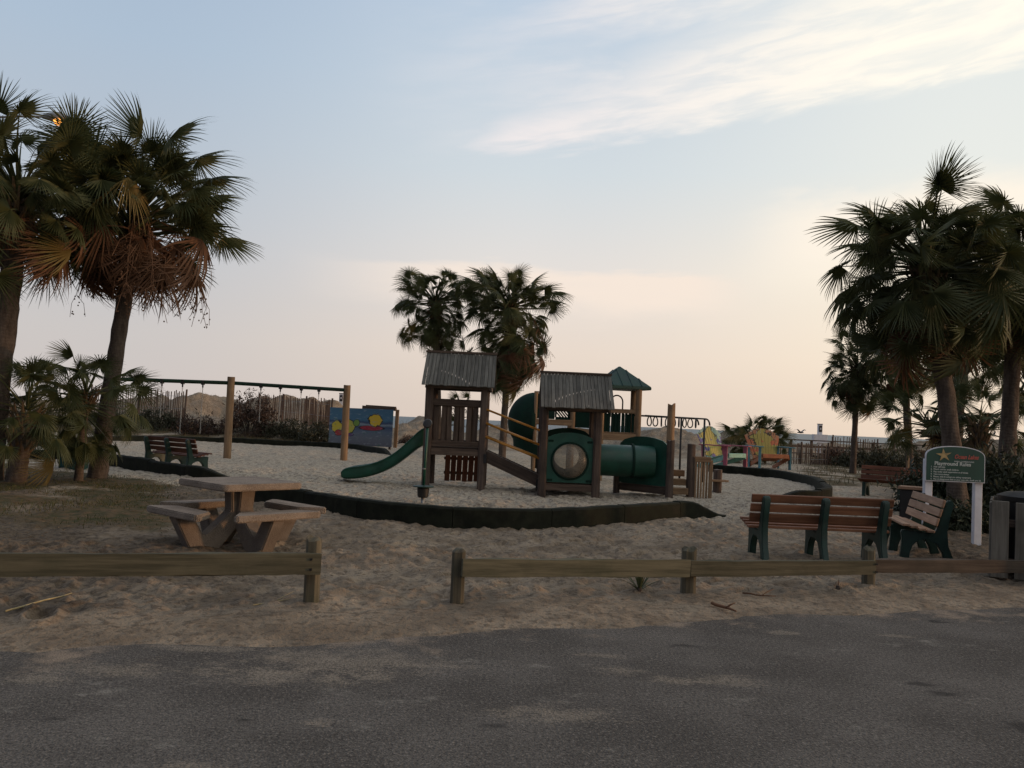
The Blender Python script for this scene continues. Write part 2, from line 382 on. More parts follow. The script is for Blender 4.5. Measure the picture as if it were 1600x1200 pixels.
def ground(p, dz=0.0): return V(p.x, p.y, H(p.x, p.y)+dz)

# ------------------------------------------------------------------ ground
uu = np.concatenate([np.linspace(-6, -.86, 26)[:-1], np.linspace(-.84, .84, 760), np.linspace(.86, 6, 26)[1:]])
yy = np.concatenate([np.geomspace(5.0, 24, 420), np.geomspace(24, 100, 170)[1:]])
U, Y = np.meshgrid(uu, yy); X = U*Y
dist = Y-road_edge(X)
h = Hbase(X, Y)
tread = sst(dist, 0.25, 1.3)*(1-.75*sst(Y, 30, 50))
grassy = np.clip(sst(-(X/Y), .34, .42)*sst(Y, 10.5, 12.5)*(1-sst(Y+0.55*(X+9), 19.2, 20.2)) , 0, 1)
grassy = np.maximum(grassy, sst(Y, 41.5, 44)*(1-sst(Y, 47, 50))*(1-sst(X, -8, -5)))
grassy = np.maximum(grassy, sst(X/Y, .30, .37)*sst(Y, 25, 30)*(1-sst(Y, 54, 58))*.9)
grassy = np.clip(grassy*(0.65+0.9*pn(X/1.3, Y/1.3)), 0, 1)
f1 = np.abs(pn(X/.42, Y/.42)); f2 = pn(X/.21+9, Y/.21); f3 = pn(X/.10+3, Y/.10); f4 = pn(X/1.1, Y/1.1)
# trodden sand: soft pits with raised rims
pits = np.clip(0.26-f1, 0, 1)*-.09 + 0.028*f2 + 0.026*f3*(Y < 26) + 0.05*f4
h = h + tread*(1-.7*grassy)*pits*1.0
h = h + (-.06 + .085*sst(dist, -0.9, 0.55)) + 0.030*f4*sst(dist, -1.2, 0) + 0.006*f2*sst(dist, -1, .2)
h = np.where(dist < -1.3, -.25, h)
# footprints: people wander across the sand
fr = np.random.default_rng(21)
def dent(x0, y0, ang, dep, a_, b_):
    r0 = np.searchsorted(yy, y0-.45); r1 = np.searchsorted(yy, y0+.45); c0 = np.searchsorted(uu, (x0-.45)/y0); c1 = np.searchsorted(uu, (x0+.45)/y0)
    xs_, ys_ = X[r0:r1, c0:c1]-x0, Y[r0:r1, c0:c1]-y0
    p_ = (xs_*math.cos(ang)+ys_*math.sin(ang))/a_; q_ = (-xs_*math.sin(ang)+ys_*math.cos(ang))/b_; d2 = p_*p_+q_*q_
    h[r0:r1, c0:c1] += -dep*np.exp(-d2*d2) + dep*.55*np.exp(-(np.sqrt(d2)-1.55)**2*6)
for k in range(95):
    x0, y0 = fr.uniform(-7, 8), fr.uniform(8.6, 25); a0 = fr.uniform(0, 6.28)
    for s in range(int(fr.integers(8, 22))):
        a0 += fr.normal(0, .16); x0 += math.cos(a0)*.62; y0 += math.sin(a0)*.62; sd_ = .11*(1 if s % 2 else -1)
        xx, yy_ = x0-math.sin(a0)*sd_, y0+math.cos(a0)*sd_
        if yy_ < float(road_edge(xx))+.5 or yy_ > 27 or (xx/yy_ < -.36 and yy_ > 10.5): continue
        dent(xx, yy_, a0, fr.uniform(.018, .042), fr.uniform(.12, .16), fr.uniform(.055, .08))
ny, nx = X.shape
co = np.stack([X, Y, h], -1).reshape(-1, 3)
idx = np.arange(nx*ny).reshape(ny, nx)
quads = np.stack([idx[:-1, :-1], idx[:-1, 1:], idx[1:, 1:], idx[1:, :-1]], -1).reshape(-1, 4)
me = bpy.data.meshes.new('sand_ground'); me.vertices.add(len(co)); me.vertices.foreach_set('co', co.ravel())
me.loops.add(quads.size); me.loops.foreach_set('vertex_index', quads.ravel().astype(np.int32))
me.polygons.add(len(quads)); me.polygons.foreach_set('loop_start', np.arange(0, quads.size, 4, dtype=np.int32)); me.polygons.foreach_set('loop_total', np.full(len(quads), 4, dtype=np.int32))
me.polygons.foreach_set('use_smooth', np.ones(len(quads), bool)); me.update(); me.validate()
pale = (1-.85*sst(Y, 44, 48))*sst(Y+1.5*pn(X/2, Y/2), 12.5, 19)*(1-sst(np.abs(X/Y+.02), .40, .50)*sst(X, 0, 1))
soil = np.clip(sst(-(X/Y), .17, .34)*sst(dist, .5, 1.6)*(1-sst(Y+0.55*(X+9), 18.6, 20.4))*(.75+.9*pn(X/1.7+2, Y/1.7)), 0, 1)
soil = np.maximum(soil, .9*sst(dist, .35, .9)*(1-sst(dist, 2.0, 3.0))*np.clip(.10+1.3*pn(X/1.4+9, Y/.8), 0, 1))
soil = np.maximum(soil, sst(X/Y, .42, .50)*sst(dist, 1.2, 2.5)*(1-sst(Y, 24, 28))*.8)
for nm, arr in (('soil', soil), ('grassy', grassy), ('pale', pale), ('edge', dist), ('pit', pits)):
    a = me.attributes.new(nm, 'FLOAT', 'POINT'); a.data.foreach_set('value', arr.ravel().astype(np.float32))
mt, b, p = newmat('sand'); oc = coords(b)
def attr(b, nm): return b.n('ShaderNodeAttribute', attribute_name=nm).outputs['Fac']
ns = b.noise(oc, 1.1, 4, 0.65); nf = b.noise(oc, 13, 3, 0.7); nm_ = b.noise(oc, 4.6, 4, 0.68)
dirt = b.mix(b.ss(ns, .35, .68), c4((0.175, 0.132, 0.090)), c4((0.29, 0.228, 0.160)))
psand = b.mix(b.ss(nm_, .3, .7), c4((0.36, 0.30, 0.22)), c4((0.54, 0.462, 0.355)))
cc = b.mix(attr(b, 'pale'), dirt, psand)
# dark blotches put the shade of trodden dimples into the colour, among organic bits
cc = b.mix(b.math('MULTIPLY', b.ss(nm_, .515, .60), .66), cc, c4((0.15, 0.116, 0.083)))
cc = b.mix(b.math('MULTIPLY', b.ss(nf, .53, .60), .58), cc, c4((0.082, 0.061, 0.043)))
cc = b.mix(b.math('MULTIPLY', b.ss(b.math('ADD', attr(b, 'soil'), b.math('MULTIPLY', b.math('SUBTRACT', nm_, .5), 1.1)), .25, .75), .8), cc, b.mix(b.ss(nf, .4, .6), c4((0.125, 0.092, 0.062)), c4((0.062, 0.045, 0.030))))
gr = b.mix(b.ss(nm_, .35, .62), c4((0.050, 0.050, 0.020)), c4((0.115, 0.078, 0.042)))
cc = b.mix(b.ss(b.math('ADD', attr(b, 'grassy'), b.math('MULTIPLY', b.math('SUBTRACT', nm_, .5), .8)), .25, .60), cc, gr)
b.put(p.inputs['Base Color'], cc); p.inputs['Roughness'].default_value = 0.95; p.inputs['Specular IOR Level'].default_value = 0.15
bump(b, p, b.math('ADD', b.math('MULTIPLY', nf, .5), nm_), 0.9, 0.05)
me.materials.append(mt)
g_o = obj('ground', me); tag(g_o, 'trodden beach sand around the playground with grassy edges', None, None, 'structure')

# road: a sheet with the sand lapping over its edge
rx = np.arange(-30, 30.01, .25); ry = np.concatenate([np.arange(-20, 3, 1.0), np.arange(3, 12.5, .25)])
RX, RY = np.meshgrid(rx, ry); rd = RY-road_edge(RX)
RYc = np.where(rd > 1.2, road_edge(RX)+1.2, RY)
rz = -0.02 + 0.0*RX
idx = np.arange(RX.size).reshape(RX.shape)
q = np.stack([idx[:-1, :-1], idx[:-1, 1:], idx[1:, 1:], idx[1:, :-1]], -1).reshape(-1, 4)
me = bpy.data.meshes.new('road'); me.from_pydata(np.stack([RX, RYc, rz], -1).reshape(-1, 3).tolist(), [], q.tolist())
a = me.attributes.new('edge', 'FLOAT', 'POINT'); a.data.foreach_set('value', (RYc-road_edge(RX)).ravel().astype(np.float32))
mt, b, p = newmat('asphalt'); oc = coords(b)
v = b.n('ShaderNodeTexVoronoi'); b.put(v.inputs['Vector'], oc); v.inputs['Scale'].default_value = 75
sp = b.noise(oc, 46, 3, .85); big = b.noise(oc, .8, 4, .65)
cc = b.mix(b.ss(big, .35, .68), c4((0.090, 0.080, 0.069)), c4((0.142, 0.127, 0.110)))
cc = b.mix(b.math('MULTIPLY', b.ss(sp, .54, .66), .70), cc, c4((0.26, 0.232, 0.198)))
cc = b.mix(b.math('MULTIPLY', b.ss(sp, .48, .38), .7), cc, c4((0.035, 0.033, 0.030)))
wear = b.noise(b.mapv(oc, (1.6, 2.6, 1)), 1.0, 7, .78)
cc = b.mix(b.math('MULTIPLY', b.ss(wear, .575, .70), .62), cc, c4((0.30, 0.275, 0.23)))
oil = b.noise(b.mapv(oc, (1.0, 1.6, 1), (7.3, 2.1, 0)), 1.3, 3, .5)
cc = b.mix(b.math('MULTIPLY', b.ss(oil, .69, .74), .7), cc, c4((0.022, 0.021, 0.020)))
s2_ = b.n('ShaderNodeSeparateXYZ'); b.put(s2_.inputs[0], oc); warp = b.noise(b.mapv(oc, (4.5, 6.5, 1)), 1.0, 5, .78); grit = b.ss(sp, .40, .58, .25, 1.0)
def spot(px, py, hw_, hd_, col, k, cc, soft=.5):
    q_ = G(px, py); dx = b.math('DIVIDE', b.math('SUBTRACT', s2_.outputs[0], q_.x), hw_); dy = b.math('DIVIDE', b.math('SUBTRACT', s2_.outputs[1], q_.y), hd_)
    d_ = b.math('ADD', b.math('SQRT', b.math('ADD', b.math('MULTIPLY', dx, dx), b.math('MULTIPLY', dy, dy))), b.math('MULTIPLY', b.math('SUBTRACT', warp, .5), 4.6))
    return b.mix(b.math('MULTIPLY', b.math('MULTIPLY', b.ss(d_, 1.0+soft*.3, 1.0-soft), k), grit if k < .9 else 1.0), cc, c4(col))
SD = (.30, .25, .19)
for px, py, a_, d_ in ((62, 1055, .26, .12), (180, 1042, .40, .16), (300, 1008, .30, .12), (540, 1030, .75, .35), (430, 1050, .6, .2), (968, 1043, .17, .12), (1050, 1058, .16, .10), (1132, 1057, .30, .12), (950, 1020, .22, .07), (500, 1124, .10, .06), (300, 1190, .22, .06), (860, 1110, .35, .15), (1400, 990, .15, .06), (1230, 985, .18, .07)): cc = spot(px, py, a_, d_, SD, .68, cc, .9)
for px, py, a_, d_ in ((1072, 1005, .16, .05), (1440, 1064, .10, .05), (1472, 1078, .13, .06), (766, 1128, .10, .06), (1600, 1130, .2, .1)): cc = spot(px, py, a_, d_, (.028, .026, .024), .85, cc, .7)
ed = attr(b, 'edge')
sandm = b.ss(b.math('ADD', ed, b.math('MULTIPLY', b.math('SUBTRACT', b.noise(oc, 1.5, 6, .72), .5), 4.4)), -.40, .40)
sandm = b.math('MULTIPLY', sandm, b.ss(sp, .25, .6, .45, 1.0))
cc = b.mix(sandm, cc, c4((0.29, 0.225, 0.165)))
b.put(p.inputs['Base Color'], cc); p.inputs['Roughness'].default_value = .95; p.inputs['Specular IOR Level'].default_value = .10
bump(b, p, b.math('ADD', v.outputs['Distance'], sp), 0.8, 0.008)
me.materials.append(mt); tag(obj('road', me), 'grey worn asphalt road dusted with sand', None, None, 'structure')

# sea
mt, b, p = newmat('sea_water'); oc = coords(b)
p.inputs['Base Color'].default_value = (0.10, 0.13, 0.14, 1); p.inputs['Roughness'].default_value = .55
bump(b, p, b.noise(b.mapv(oc, (.15, .5, 1)), 1, 5), .4, .4)
me = mesh('sea', [(-6000, 78, -2.6), (6000, 78, -2.6), (6000, 9000, -2.6), (-6000, 9000, -2.6)], [(0, 1, 2, 3)], mt)
tag(obj('sea', me), 'pale sea beyond the dunes', None, None, 'structure')

# ------------------------------------------------------------------ palms
def trunk_mat(name, c1, c2):
    mt, b, p = newmat(name); oc = coords(b)
    wv = b.n('ShaderNodeTexWave', wave_type='BANDS', bands_direction='Z'); b.put(wv.inputs['Vector'], oc)
    wv.inputs['Scale'].default_value = 4.5; wv.inputs['Distortion'].default_value = 6; wv.inputs['Detail'].default_value = 4; wv.inputs['Detail Scale'].default_value = 2.0
    n = b.noise(b.mapv(oc, (9, 9, 3)), 1, 6, .7)
    cc = b.mix(b.ss(n, .3, .7), c4(c1), c4(c2)); cc = b.mix(b.math('MULTIPLY', wv.outputs['Fac'], .14), cc, c4(tuple(q*.5 for q in c1)))
    b.put(p.inputs['Base Color'], cc); p.inputs['Roughness'].default_value = .95; p.inputs['Specular IOR Level'].default_value = .15
    bump(b, p, b.math('ADD', b.math('MULTIPLY', wv.outputs['Fac'], .15), n), .8, .03); return mt
M_['trunk'] = trunk_mat('palm_trunk', (0.060, 0.046, 0.036), (0.135, 0.105, 0.082))
M_['boot'] = wood('palm_leaf_base', (0.07, 0.045, 0.025), (0.16, 0.105, 0.06), (0.05, 0.05, 0.025), axis=2)
M_['frond'] = leafmat('palm_frond', (0.040, 0.054, 0.020), (0.098, 0.104, 0.038), .25, .6)
M_['frondw'] = leafmat('yellowing_palm_frond', (0.12, 0.10, 0.030), (0.22, 0.15, 0.045), .25, .6)
M_['dead'] = leafmat('dead_palm_frond', (0.095, 0.047, 0.027), (0.235, 0.120, 0.062), .20, .75)

def frond_mesh(name, mat, seed, nseg=36, spread=142, fold=.38, droop=.24, pet=.85, blade=1.02, dead=False, hang=0.0):
    rr = random.Random(seed); vs, fs = [], []
    # petiole: three-sided, arching
    n = 6
    for i in range(n+1):
        s = i/n; x = pet*s; z = -.16*s*s*pet; wd = .026*(1-s)+.010
        vs += [(x, -wd, z), (x, wd, z), (x, 0, z-wd*.8)]
    for i in range(n):
        for k in range(3): fs.append((3*i+k, 3*i+(k+1) % 3, 3*i+3+(k+1) % 3, 3*i+3+k))
    ox, oz = pet, -.16*pet
    def pt(r, a, dz=0, dr=1.0):
        x = math.cos(a)*r; y = math.sin(a)*r
        f = fold*abs(math.sin(a))
        z = -f*r - droop*dr*r*r - .16*max(x, 0)**2
        y *= (1-.45*fold*abs(math.sin(a)))
        z += dz; ch_, sh_ = math.cos(hang), math.sin(hang)
        return (ox+x*ch_+z*sh_, y, oz-x*sh_+z*ch_)
    A = [R(-spread+2*spread*i/nseg) for i in range(nseg+1)]
    c = len(vs); vs.append((ox, 0, oz))
    ring = []
    for i, a in enumerate(A):
        Lk = blade*(1-.28*(abs(math.degrees(a))/spread)**2.2)
        ring.append(len(vs)); vs.append(pt(Lk*(.31 if not dead else .22), a, (.018 if i % 2 else -.018)))
    for i in range(nseg):
        am = (A[i]+A[i+1])/2 + rr.gauss(0, R(1.2)); da = (A[i+1]-A[i])
        L = blade*(1-.28*(abs(math.degrees(am))/spread)**2.2)*rr.uniform(.86, 1.08)
        if rr.random() < (.22 if dead else .03): L *= .55
        dr = rr.uniform(.7, 1.5) if not dead else rr.uniform(.6, 2.8)
        l, r = ring[i], ring[i+1]; fs.append((c, l, r))
        k = len(vs); tw = R(rr.gauss(0, 1.6 if not dead else 7))
        vs.append(pt(L*.66, am+tw*.5-da*.21, 0, dr)); vs.append(pt(L*.66, am+tw*.5+da*.21, .006, dr))
        vs.append(pt(L*.86, am+tw*.8-da*.09, 0, dr)); vs.append(pt(L*.86, am+tw*.8+da*.09, .004, dr)); vs.append(pt(L, am+tw, 0, dr*1.12))
        fs += [(l, r, k+1, k), (k, k+1, k+3, k+2), (k+2, k+3, k+4)]
    return mesh(name, vs, fs, mat)
def rfr(nm, mt_, sd_, h0, h1, **k):
    q_ = random.Random(sd_); a_ = dict(nseg=q_.choice((32, 38, 44, 50)), spread=q_.uniform(112, 150), fold=q_.choice((.15, .3, .45, .7)), droop=q_.uniform(.06, .34), pet=q_.uniform(1.0, 1.4), blade=q_.uniform(.56, .78), hang=R(q_.uniform(h0, h1))); a_.update(k)
    return frond_mesh(nm, mt_, sd_, **a_)
GREEN = [rfr('frond', M_['frond'], 100+i, 0, 38) for i in range(12)]
HANG = [rfr('frond', M_['frond'], 130+i, 22, 66) for i in range(10)]
YELL = [rfr('frond', M_['frondw'], 150+i, 30, 60, blade=.7) for i in range(3)]
DEAD = [rfr('dead_frond', M_['dead'], 200+i, 40, 85, nseg=30+i % 3*4, spread=90+8*i, fold=.3+.1*(i % 4), pet=.85+.05*i, dead=True) for i in range(7)]

def palm(label, base, crown_c, r_trunk, scale, n=40, n_dead=10, seed=0, bend=None, lo=-42, group='cabbage palms round the playground', stalks=0, boots=True, name='palm_tree', cat='palm tree', n_yel=2, dead_lo=-80, dead_hi=-48, flare=1.35, skirt=.45, smin=.72):
    rr = random.Random(seed); base = Vector(base); cc = Vector(crown_c)
    t = thing(name, label, cat, base, 0, group)
    P = base - V(0, 0, .25); d = cc-P
    b1 = P + d*.35 + (Vector(bend) if bend else V(0, 0, 0))
    pts = []; rad = []; k = 26
    for i in range(k+1):
        s = i/k; q = P*(1-s)**2 + b1*2*s*(1-s)*1.0 + cc*s*s
        pts.append(q - base); rad.append(r_trunk*(1+(flare-1)*math.exp(-s*9))*(1-.12*s)*(1+rr.gauss(0, .03)))
    mb = MB(); mb.tube(pts, rad, 16)
    for v_ in mb.v:
        v_ += V(rr.gauss(0, 1), rr.gauss(0, 1), rr.gauss(0, .5))*r_trunk*.05
    mb.build('trunk', M_['trunk'], t, smooth=True)
    # crown heart: old leaf bases criss-crossing under the fronds
    hb = MB(); axis = (Vector(pts[-1])-Vector(pts[-4])).normalized(); q = V(0, 0, 1).rotation_difference(axis)
    nb = 46 if boots else 22; depth = (.95 if boots else .35)*scale
    for i in range(nb):
        a = i*2.39996; s = i/nb; z0 = -depth*s
        o_ = Vector(pts[-1]) + q @ V(math.cos(a)*r_trunk*.8, math.sin(a)*r_trunk*.8, z0)
        tip = o_ + q @ V(math.cos(a+.25)*(.16+.10*rr.random())*scale, math.sin(a+.25)*(.16+.10*rr.random())*scale, (.26+.12*rr.random())*scale)
        hb.tube([o_, (o_+tip)/2+V(0, 0, -.03), tip], [.045*scale, .032*scale, .014*scale], 5)
    crown = hb.build('crown', M_['boot'], t)
    def put(me, nm, az, el, sc, tw, drop=0.0):
        ax_ = (Vector(pts[-1])-Vector(pts[-6])).normalized()
        M = Matrix.Translation(base+Vector(pts[-1])+V(0, 0, .05*scale)-ax_*drop) @ Matrix.Rotation(az, 4, 'Z') @ Matrix.Rotation(-el, 4, 'Y') @ Matrix.Rotation(tw, 4, 'X') @ Matrix.Scale(sc, 4) @ Matrix.Translation(V(.08, 0, 0))
        obj(nm, me, crown, M)
    for i in range(n):
        s = (i+.5)/n
        el = math.asin(math.sin(R(84))+(math.sin(R(lo))-math.sin(R(84)))*s**.92) + R(rr.gauss(0, 9))
        az = i*2.39996+rr.gauss(0, .2)
        me = rr.choice(GREEN if el > R(12) else HANG)
        if n_yel and s > .55 and rr.random() < n_yel/(n*.45): me = rr.choice(YELL)
        put(me, 'frond', az, el, scale*rr.uniform(smin, 1.08)*(.92 if s < .15 else 1), rr.gauss(0, .75), skirt*max(0, s-.35)/.65)
    for i in range(n_dead):
        az = i*2.39996*1.3+rr.gauss(0, .4); el = R(rr.uniform(dead_lo, dead_hi))
        put(rr.choice(DEAD), 'dead_frond', az, el, scale*rr.uniform(.75, 1.08), rr.gauss(0, .5), skirt*rr.uniform(.4, 1.1))
    for i in range(stalks):
        az = rr.uniform(0, 6.28) if stalks > 3 else (-.5+1.1*i); o_ = Vector(pts[-1]); mb = MB()
        R0 = rr.uniform(1.15, 1.5)*scale; pp = []
        for j in range(9):
            s = j/8; pp.append(o_+V(math.cos(az)*R0*s**.8, math.sin(az)*R0*s**.8, .5*s*scale-1.75*s*s*scale))
        mb.tube(pp, [.018*(1-.7*j/8) for j in range(9)], 5)
        for j in range(26):
            q0 = pp[rr.randint(4, 8)]; e = q0+V(rr.gauss(0, .16), rr.gauss(0, .16), -rr.uniform(.15, .6))*scale; mdp = (q0+e)/2+V(rr.gauss(0, .07), rr.gauss(0, .07), .05)
            mb.tube([q0, mdp, e], .006, 3, False)
            for kx in range(5):
                w_ = q0.lerp(e, rr.random())+V(rr.gauss(0, .035), rr.gauss(0, .035), 0); mb.box(w_, (.022, .022, .03))
        mb.build('fruit_stalk', M_['dead'], crown, M=Wm[t.name])
    return t

# left pair by the grass, with two short ones in front
b_ = G(-18, 752); palm('tall palm cut by the left edge, its crown in front of the lit street lamp', ground(b_), D(30, 312, b_.y+.3), .22, 1.28, 100, 18, 1, n_yel=3, lo=-30, dead_lo=-40, dead_hi=-5)
b_ = G(150, 748); palm('tall leaning palm with a thick skirt of orange-brown dead fronds, left of the swings', ground(b_), D(213, 345, b_.y+.2), .18, 1.30, 104, 54, 3, stalks=5, n_yel=8, dead_lo=-42, dead_hi=8, lo=14, skirt=.5)
b_ = G(22, 755); palm('short bushy palm with a stubby trunk at the left edge', ground(b_), ground(b_)+V(.16, 0, 1.40), .19, .88, 40, 0, 5, lo=-22, group='short bushy palms', name='short_palm', boots=True, n_yel=1, dead_lo=-60, dead_hi=-40)
b_ = G(122, 752); palm('short bushy palm spreading in front of the leaning palm trunk', ground(b_), ground(b_)+V(0.10, -.1, 1.75), .09, .80, 46, 0, 8, lo=-45, group='short bushy palms', name='short_palm', boots=False, n_yel=0)
# pair behind the play structure
q = D(680, 474, 38); palm('smaller left palm of the pair behind the play structure', (q.x+.45, 38, 0), q, .14, 1.16, 140, 5, 11, bend=(.1, 0, 0), group='pair of palms behind the play structure', n_yel=3, lo=-66, skirt=.8, smin=.5)
q = D(798, 484, 36.5); palm('bigger right palm of the pair behind the play structure, with rusty dead fronds', (q.x-.1, 36.5, 0), q, .15, 1.30, 200, 34, 13, stalks=2, group='pair of palms behind the play structure', n_yel=3, lo=-62, dead_lo=-72, dead_hi=-5, skirt=1.9, smin=.5)
q = D(716, 640, 41); palm('low palm seen through the slide tower', (q.x, 41, 0), (q.x, 41, 1.75), .13, .8, 24, 2, 14, lo=-10, group='short bushy palms', name='short_palm', boots=False)
q = D(1184, 680, 44); palm('low spiky palm behind the painted giant chairs', (q.x, 44, 0), (q.x, 44, 1.15), .16, 1.0, 90, 4, 15, lo=-8, group='short bushy palms', name='short_palm', boots=False, smin=.45)
# right side
b_ = G(1502, 822); palm('big palm with a curved trunk right behind the green rules sign', ground(b_), D(1450, 424, b_.y+.2), .175, 1.24, 165, 14, 21, bend=(.10, 0, 0), n_yel=3, lo=-46, skirt=.45, smin=.5, dead_lo=-70, dead_hi=-40)
b_ = G(1566, 812); palm('big palm cut by the right edge, beside the wooden bin enclosure', ground(b_), D(1592, 425, b_.y+.1), .175, 1.20, 150, 12, 23, n_yel=3, lo=-46, skirt=.45, smin=.5, dead_lo=-70, dead_hi=-40)
q = D(1340, 578, 37); palm('slender straight palm, leftmost of the right-hand group', (q.x-.1, 37, 0), q, .125, 1.12, 120, 5, 25, n_yel=2, smin=.5, lo=-62)
q = D(1412, 552, 35); palm('slender palm between the leftmost thin palm and the big curved trunk', (q.x+.42, 35, 0), q, .15, 1.14, 120, 6, 27, n_yel=2, smin=.5, lo=-66)
q = D(1508, 545, 29); palm('thin palm seen just right of the big curved trunk', (q.x-.3, 29, 0), q, .16, .98, 44, 8, 29, n_yel=2, lo=-60)
q = D(1585, 560, 26); palm('dark palm deep behind the right edge trunk', (q.x+.8, 26, 0), q+V(.5, 0, 0), .16, .95, 44, 8, 30, n_yel=2, lo=-60)
b_ = G(1442, 745); palm('low spreading palm left of the big curved trunk', (b_.x, 26, 0), D(1452, 668, 26), .16, 1.0, 34, 6, 31, lo=-25, group='short bushy palms', name='short_palm', n_yel=1)
palm('low spreading palm between the two big right-hand trunks', (D(1535, 700, 24).x, 24, 0), D(1530, 662, 24), .16, .92, 32, 6, 33, lo=-35, group='short bushy palms', name='short_palm', n_yel=1)

# ------------------------------------------------------------------ rail fences by the road
def rail_fence(label, posts, rails, seed, mat, group='low wooden rail fences along the road'):
    c_ = sum((Vector(p_[0]) for p_ in posts), V(0, 0, 0))/max(1, len(posts)); t = thing('rail_fence', label, 'fence', (c_.x, c_.y, 0), 0, group)
    o_ = Vector((c_.x, c_.y, 0))
    for i, (p_, hgt, rad) in enumerate(posts): post('fence_post', Vector(p_)-o_-V(0, 0, .3), Vector(p_)-o_+V(random.gauss(0, .01), 0, hgt), rad, M_['fpost'], t, 12, .96, seed+i, .03, square=True, dome=.03)
    for i, (p_, hgt, rad) in enumerate(posts):
        for a_, c2, _, wd in rails:
            lo_, hi_ = sorted((Vector(a_).x, Vector(c2).x))
            if lo_+.02 < p_.x < hi_-.0:
                s = (p_.x-Vector(a_).x)/(Vector(c2).x-Vector(a_).x); q = Vector(a_).lerp(Vector(c2), s)-o_
                for dz in (-.042, .042):
                    bm_ = MB(); bm_.tube([q+V(.02, -.022, dz), q+V(.02, -.036, dz)], .011, 8); bm_.build('bolt', M_['black'], t)
    for i, (a_, c2, hgt, wd) in enumerate(rails): rough_beam('rail', Vector(a_)-o_, Vector(c2)-o_, wd, .045, mat, t, seed+40+i, .0028)
    return t
def fwd(p_, k): return p_ + V(0, -k, 0)
P1 = ground(G(486, 948)); P0 = P1 + (G(-500, 968)-P1)
PA, PB, PC_ = ground(G(714, 941)), ground(G(1075, 929)), ground(G(1357, 920))
za = .47
L0 = D(-420, 884, P0.y-.12); L1 = D(501, 881, P1.y-.12)
rail_fence('grey rail fence with a split-topped end post, in front of the picnic table', [(P1, .56, .062), (P0, .55, .062)], [(L0, L1, 0, .175)], 3, M_['rail'])
rail_fence('mossy rail fence with three posts in front of the sandpit and benches', [(PA, .45, .062), (PB, .44, .07), (PC_, .43, .062)],
           [(D(722, 887, PA.y-.12), D(1077, 888, PB.y-.125), 0, .165), (D(1078, 888, PB.y-.125), D(1366, 887, PC_.y-.12), 0, .155)], 9, M_['rail'])
PD = ground(G(1720, 912)); PE = ground(G(2050, 905))
rail_fence('dark brown rail fence running out of the right edge before the bin enclosure', [(PD, .43, .062), (PE, .43, .062)], [(D(1362, 884, PC_.y+.12), D(1722, 886, PD.y-.10), 0, .15), (D(1723, 886, PD.y-.10), D(2060, 888, PE.y-.10), 0, .15)], 15, M_['rail2'])

# ------------------------------------------------------------------ concrete picnic table
tc_ = ground(V(-3.26, 10.6, 0)); tb = thing('picnic_table', 'square concrete picnic table with four attached bench seats', 'picnic table', tc_, R(49))
def rrect(a, bb, r, n=5):
    pts = []
    for cx, cy, s in ((a-r, bb-r, 0), (-a+r, bb-r, 90), (-a+r, -bb+r, 180), (a-r, -bb+r, 270)):
        for i in range(n+1): t_ = R(s+90*i/n); pts.append((cx+r*math.cos(t_), cy+r*math.sin(t_)))
    return pts
def slab(pts, z0, z1): 
    mb = MB(); n = len(pts); mb.add([V(x, y, z) for z in (z0, z1) for x, y in pts], [tuple(reversed(range(n))), tuple(range(n, 2*n))]+[(i, (i+1) % n, n+(i+1) % n, n+i) for i in range(n)]); return mb
slab(rrect(.545, .545, .09), .70, .78).build('table_top', M_['agg'], tb, bevel=.014, auto=40)
prof = [(.02, .70), (.17, .70), (.145, .42), (.45, .155), (.50, .165), (.64, .385), (.86, .385), (.62, -.06), (.32, -.06), (.02, .27)]
for k in range(4):
    Mk = Matrix.Rotation(R(90*k), 4, 'Z'); mb = MB(); mb.prism(prof, .17)
    mb.build('support_leg', M_['conc'], tb, M=Wm[tb.name] @ Mk, bevel=.012, auto=35)
    seat = [(-.56, .885), (-.50, .90), (.50, .90), (.56, .885), (.58, .84), (.38, .60), (.34, .58), (-.34, .58), (-.38, .60), (-.58, .84)]
    slab(list(reversed(seat)), .386, .465).build('seat', M_['agg'], tb, M=Wm[tb.name] @ Mk, bevel=.013, auto=40)

# ------------------------------------------------------------------ benches
bp = [(-.40, -.05), (-.27, -.05), (-.225, .12), (-.15, .235), (-.04, .285), (.07, .275), (.145, .20), (.18, .10), (.195, -.05), (.315, -.05), (.295, .12), (.285, .28), (.30, .385), (.27, .405), (-.10, .375), (-.145, .42), (-.245, .765), (-.265, .815), (-.305, .835), (-.345, .82), (-.36, .775), (-.315, .60), (-.285, .42), (-.30, .22)]
def bench(label, loc, rz, slat, L=1.86, seed=0, sy=1.0):
    t = thing('park_bench', label, 'bench', loc, rz, 'green framed slatted benches')
    for x in (-L/2+.16, 0, L/2-.16):
        mb = MB(); mb.prism(bp, .085, Matrix.Translation(V(x, 0, 0))); mb.build('frame', M_['bframe'], t, bevel=.012, auto=35)
    for i, y in enumerate((-.055, .05, .155, .26)):
        z = .405+.024*i+.004
        beam('seat_slat', (-L/2, y, z), (L/2, y, z), .092, .034, slat, t, ch=.006, jit=.0015)
    for i in range(3):
        s = .13+i*.125; y = -.118-.29*s; z = .41+s
        beam('back_slat', (-L/2, y+.03, z), (L/2, y+.03, z), .034, .108, slat, t, ch=.006, up=(0, -.27, .96), jit=.0015)
    return t
def facing(dx, dy): return math.atan2(dy, dx)-math.pi/2         # local +Y is the sitter's forward
q = (G(1185, 868)+G(1375, 880))/2; bench('brown slatted bench seen from behind, nearest to the rail fence', ground(V(q.x-.06, 11.45, 0)), facing(-.02, 1), M_['slatwood'])
